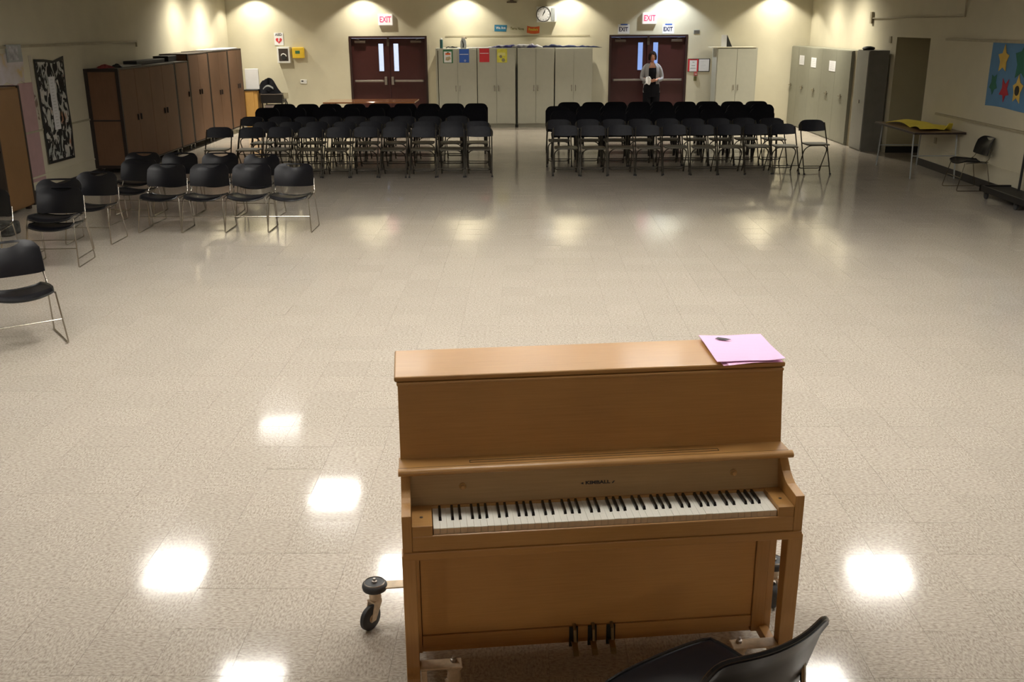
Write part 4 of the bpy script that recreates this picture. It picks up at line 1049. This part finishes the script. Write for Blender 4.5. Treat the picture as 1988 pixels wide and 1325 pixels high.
# dolly and casters
def caster(u, v, plate, ang, bumper):
    pl = MB().box(*plate, bevel=0) if False else MB().box(*plate); pl = pl.build('dolly_bracket', M_DOLLY, pn, bevel=.003)
    MB().lathe([(.012, .2), (.012, .210), (.006, .212), (.006, .222), (.002, .223)], n=6, cx=u, cy=v).build('bolt', M_STEEL, pl)
    if bumper:
        MB().lathe([(.026, .204), (.04, .205), (.050, .198), (.053, .188), (.050, .174), (.038, .168), (.026, .17)], n=28, cx=u, cy=v).build('bumper_wheel', M_RUB, pl, smooth=True)
        MB().lathe([(.0385, .200), (.041, .2075), (.0435, .2055), (.044, .200)], n=28, cx=u, cy=v).build('bumper_ring', M_STEEL, pl, smooth=True)
    MB().lathe([(.020, .115), (.026, .135), (.022, .168), (.030, .172), (.030, .192), (.012, .196)], n=16, cx=u, cy=v).build('stem', M_DOLLY, pl, smooth=True)
    c, s = math.cos(ang), math.sin(ang)
    du, dv = u - .036 * c, v - .036 * s   # trailing wheel centre
    R3 = Matrix.Translation((du, dv, .054)) @ Matrix.Rotation(ang, 4, 'Z')
    b = MB()
    for q in (-.020, .017):
        b.prism([(-.014, -.012), (.014, -.012), (.055, .058), (.050, .072), (.012, .072)], q, q + .003, 'y', R3)
    b.box(.008, .054, -.020, .020, .066, .073, R3)
    b.build('fork', M_DOLLY, pl)
    wm = R3 @ Matrix.Rotation(PI / 2, 4, 'X')
    MB().lathe([(.030, -.013), (.048, -.0135), (.054, -.008), (.054, .008), (.048, .0135), (.030, .013)], n=30, mt=wm).build('wheel', M_RUB, pl, smooth=True)
    MB().lathe([(.030, -.010), (.010, -.015), (.010, .015), (.030, .010)], n=20, mt=wm).build('wheel_hub', M_DOLLY, pl, smooth=True)
caster(-.244, .575, (-.245, -.106, .548, .606, .183, .190), math.radians(50), True)
caster(1.462, .565, (1.316, 1.465, .540, .592, .183, .190), math.radians(80), True)
caster(.058, .010, (-.064, .088, -.028, .030, .193, .200), math.radians(40), False)
caster(1.125, .008, (1.092, 1.266, -.030, .028, .193, .200), math.radians(150), False)
MB().box(1.240, 1.262, -.030, .028, .10, .193).build('dolly_angle', M_DOLLY, pn, bevel=.002)
MB().box(-.062, -.040, -.028, .030, .10, .193).build('dolly_angle', M_DOLLY, pn, bevel=.002)

# pink sheets on the piano
cu_, su_ = math.cos(math.radians(6.627)), math.sin(math.radians(6.627))
def pw(u, v, z): return Vector((-.3179 + u * cu_ - v * su_, 3.0504 + u * su_ + v * cu_, z))
def sheet(name, lab, Q, z, curl, m=M_PINKP):
    def f(a, c):
        p = (1 - a) * (1 - c) * Vector(Q[0]) + a * (1 - c) * Vector(Q[1]) + a * c * Vector(Q[2]) + (1 - a) * c * Vector(Q[3])
        zz = z + curl * (max(0, (a - .6) / .4) ** 2 * max(0, (.6 - c) / .6)) + .004 * math.sin(3 * a + 2 * c) ** 2
        q = pw(p.x, p.y, zz); return q
    return tag(MB().grid(f, 14, 10, .0015).build(name, m, None, smooth=True), lab, 'paper', 'pink papers on the piano')
s1 = sheet('pink_paper', 'lowest pink sheet under the others on the piano lid', [(1.085, .268), (1.318, .285), (1.315, .56), (1.09, .575)], 1.2075, 0)
s2 = sheet('pink_paper', 'middle pink sheet jutting over the front of the piano lid', [(1.10, .255), (1.30, .272), (1.335, .57), (1.105, .60)], 1.2125, 0)
s3 = sheet('pink_paper', 'top pink sheet with a small grey mark on the piano lid', [(1.065, .285), (1.315, .262), (1.335, .585), (1.085, .60)], 1.218, .012, M_PINKQ)
def onp(u, v, z): return pw(u, v, z)
b = MB(); q0 = [(1.135, .540), (1.150, .552), (1.178, .535), (1.192, .520), (1.170, .515), (1.150, .525)]
V = [b.bm.verts.new(pw(u, v, 1.2245)) for u, v in q0]; V2 = [b.bm.verts.new(pw(u, v, 1.2255)) for u, v in q0]
b.bm.faces.new(V); b.bm.faces.new(V2[::-1])
for i in range(6): b.bm.faces.new((V[i], V[(i + 1) % 6], V2[(i + 1) % 6], V2[i]))
b.build('print_mark', M_BLACK, s3)
tag(MB().box(.08, .095, 0, .012, 0, .006, Matrix.Translation((-.72, 5.62, 0))).build('floor_crumb', M_BLACK), 'tiny dark crumb on the floor left of the piano', 'debris')

# ================================================================== PERSON
px0, py0 = 3.06, 24.72
pr = thing('person', 'woman in grey cardigan and black clothes holding white cloth before the right-hand doors', 'person', (px0, py0, 0), 0)
def skin(name, verts, edges, radii, m, parent, sub=2, root=0):
    me = bpy.data.meshes.new(name); me.from_pydata(verts, edges, [])
    o = bpy.data.objects.new(name, me); C.objects.link(o)
    md = o.modifiers.new('skin', 'SKIN'); 
    for i, r in enumerate(radii):
        rr = r if isinstance(r, tuple) else (r, r); me.skin_vertices[0].data[i].radius = rr
        me.skin_vertices[0].data[i].use_root = (i == root)
    s = o.modifiers.new('sub', 'SUBSURF'); s.levels = sub; s.render_levels = sub
    bpy.context.view_layer.update()
    me2 = bpy.data.meshes.new_from_object(o.evaluated_get(bpy.context.evaluated_depsgraph_get()))
    bpy.data.objects.remove(o)
    o = bpy.data.objects.new(name, me2); C.objects.link(o); me2.materials.clear(); me2.materials.append(m)
    for p in me2.polygons: p.use_smooth = True
    o.parent = parent; return o
# body (continuous): legs, torso, neck, arms
v = [(0, 0, .98), (0, 0, 1.12), (0, .01, 1.28), (0, .01, 1.40), (0, 0, 1.47), (0, -.01, 1.54),
     (-.09, 0, .90), (-.095, 0, .50), (-.095, .02, .09), (-.10, -.10, .035), (.09, 0, .90), (.10, -.02, .50), (.10, 0, .09), (.11, -.12, .035),
     (-.17, .01, 1.395), (-.23, .02, 1.13), (-.10, -.17, 1.09), (.17, .01, 1.395), (.235, .02, 1.13), (.06, -.18, 1.09)]
e = [(0, 1), (1, 2), (2, 3), (3, 4), (4, 5), (0, 6), (6, 7), (7, 8), (8, 9), (0, 10), (10, 11), (11, 12), (12, 13), (3, 14), (14, 15), (15, 16), (3, 17), (17, 18), (18, 19)]
rad = [(.155, .11), (.14, .10), (.15, .10), (.11, .08), .048, .048, .085, .058, .038, .035, .085, .058, .038, .035, .05, .04, .026, .05, .04, .026]
body = skin('body', v, e, rad, M_SKIN, pr)
def headf(u, v_):
    a = 2 * PI * u; t_ = PI * v_
    x = math.sin(t_) * math.sin(a); y = -math.sin(t_) * math.cos(a); z = math.cos(t_)
    jaw = 1 - .22 * max(0, -z) ** 1.2
    nose = .16 * math.exp(-((x / .16) ** 2 + ((z + .08) / .20) ** 2)) if y < 0 else 0
    return (.075 * x * jaw, .092 * y * jaw - nose * .1 - .015, .112 * z + 1.625)
MB().grid(headf, 28, 20).build('head', M_SKIN, pr, smooth=True)
for s in (-1, 1):
    MB().lathe([(.001, -.008), (.008, -.006), (.010, 0), (.008, .006), (.001, .008)], n=10, mt=Matrix.Translation((s * .028, -.098, 1.64))).build('eye', M_BLACK, pr, smooth=True)
    MB().lathe([(.004, -.028), (.012, -.02), (.014, 0), (.014, .015), (.004, .028)], n=8, mt=Matrix.Translation((s * .075, -.01, 1.625))).build('ear', M_SKIN, pr, smooth=True)
MB().tube([(-.024, -.098, 1.578), (-.01, -.106, 1.571), (.01, -.106, 1.571), (.024, -.098, 1.578)], .005, 6).build('mouth', M_RED, pr, smooth=True)
def hairf(u, v_):
    a = PI * .22 * max(0, min(1, (v_ - .5) / .15)) + (2 * PI - 2 * PI * .22 * max(0, min(1, (v_ - .5) / .15))) * u
    t_ = PI * (.62 * v_ + .005)
    x = math.sin(t_) * math.sin(a); y = -math.sin(t_) * math.cos(a); z = math.cos(t_)
    return (.096 * x, .114 * y - .004, .128 * z + 1.630 - .03 * max(0, v_ - .8) * 4)
MB().grid(hairf, 28, 14, .006).build('hair', M_HAIR, pr, smooth=True)
# clothes
sk = [(0, 0, .98), (0, 0, .88), (0, .0, .70), (0, 0, .48), (0, 0, 1.10)]
def loft(name, m, rings, parent, th=.01, open_a=0, n=28):
    def f(u, v_):
        k = v_ * (len(rings) - 1); i = min(int(k), len(rings) - 2); q = k - i
        A, B = rings[i], rings[i + 1]
        c = [A[j] * (1 - q) + B[j] * q for j in range(5)]
        a = -PI / 2 + open_a + (2 * PI - 2 * open_a) * u
        return (c[0] + c[2] * math.cos(a), c[1] + c[3] * math.sin(a), c[4])
    return MB().grid(f, n, (len(rings) - 1) * 3, th).build(name, m, parent, smooth=True)
loft('black_top', M_TOPB, [(0, 0, .160, .118, .95), (0, 0, .152, .112, 1.12), (0, .0, .160, .118, 1.27), (0, .01, .130, .10, 1.375)], pr)
loft('trousers', M_TOPB, [(0, 0, .175, .13, 1.0), (0, 0, .19, .14, .88), (0, 0, .19, .13, .70)], pr)
for s in (-1, 1):
    loft('trouser_leg', M_TOPB, [(s * .095, 0, .105, .12, .80), (s * .10, 0, .085, .09, .45), (s * .10, 0, .07, .08, .08)], pr)
    MB().box(s * .105 - .045, s * .105 + .045, -.19, .07, 0, .07).build('shoe', M_BLACK, pr, bevel=.02)
loft('cardigan', M_CARD, [(0, .01, .205, .15, .80), (0, .01, .195, .145, .95), (0, .01, .178, .13, 1.12), (0, .01, .192, .132, 1.28), (0, .012, .18, .112, 1.40), (0, .01, .10, .08, 1.47)], pr, .012, .52)
for s in (-1, 1):
    MB().tube([(s * .06, .012, 1.455), (s * .13, .012, 1.425), (s * .195, .02, 1.33), (s * .245, .02, 1.12), (s * .215, -.06, 1.095), (s * .11, -.155, 1.09)], [.045, .062, .070, .060, .054, .042], 12).build('sleeve', M_CARD, pr, smooth=True, sub=1)
def hand(cx, s):
    verts = [(cx, -.165, 1.09), (cx - s * .03, -.20, 1.085)]; edges = [(0, 1)]; rd = [.026, .026]
    for k in range(4):
        i0 = len(verts); L_ = (.030, .036, .034, .026)[k]; zz = 1.108 - k * .015
        verts += [(cx - s * .045, -.205, zz), (cx - s * (.05 + L_), -.205, zz - .006), (cx - s * (.055 + L_), -.19, zz - .02)]
        edges += [(1, i0), (i0, i0 + 1), (i0 + 1, i0 + 2)]; rd += [.010, .009, .007]
    i0 = len(verts); verts += [(cx - s * .02, -.215, 1.115), (cx - s * .045, -.225, 1.13)]; edges += [(0, i0), (i0, i0 + 1)]; rd += [.011, .009]
    return skin('hand', verts, edges, rd, M_SKIN, pr, 1)
hand(.06, 1); hand(-.10, -1)
def fcl(u, v_):
    return (px0 - .20 + .11 * u + .03 * math.sin(3 * v_) + .10 * max(0, v_ - .6), py0 - .23 - .02 * math.sin(6 * u + 3 * v_), 1.00 + .16 * v_ + .02 * math.sin(4 * u))
tag(MB().grid(fcl, 10, 12, .02).build('white_cloth', M_CLOTHW, None, smooth=True), 'white cloth held by the woman at the doors', 'cloth')
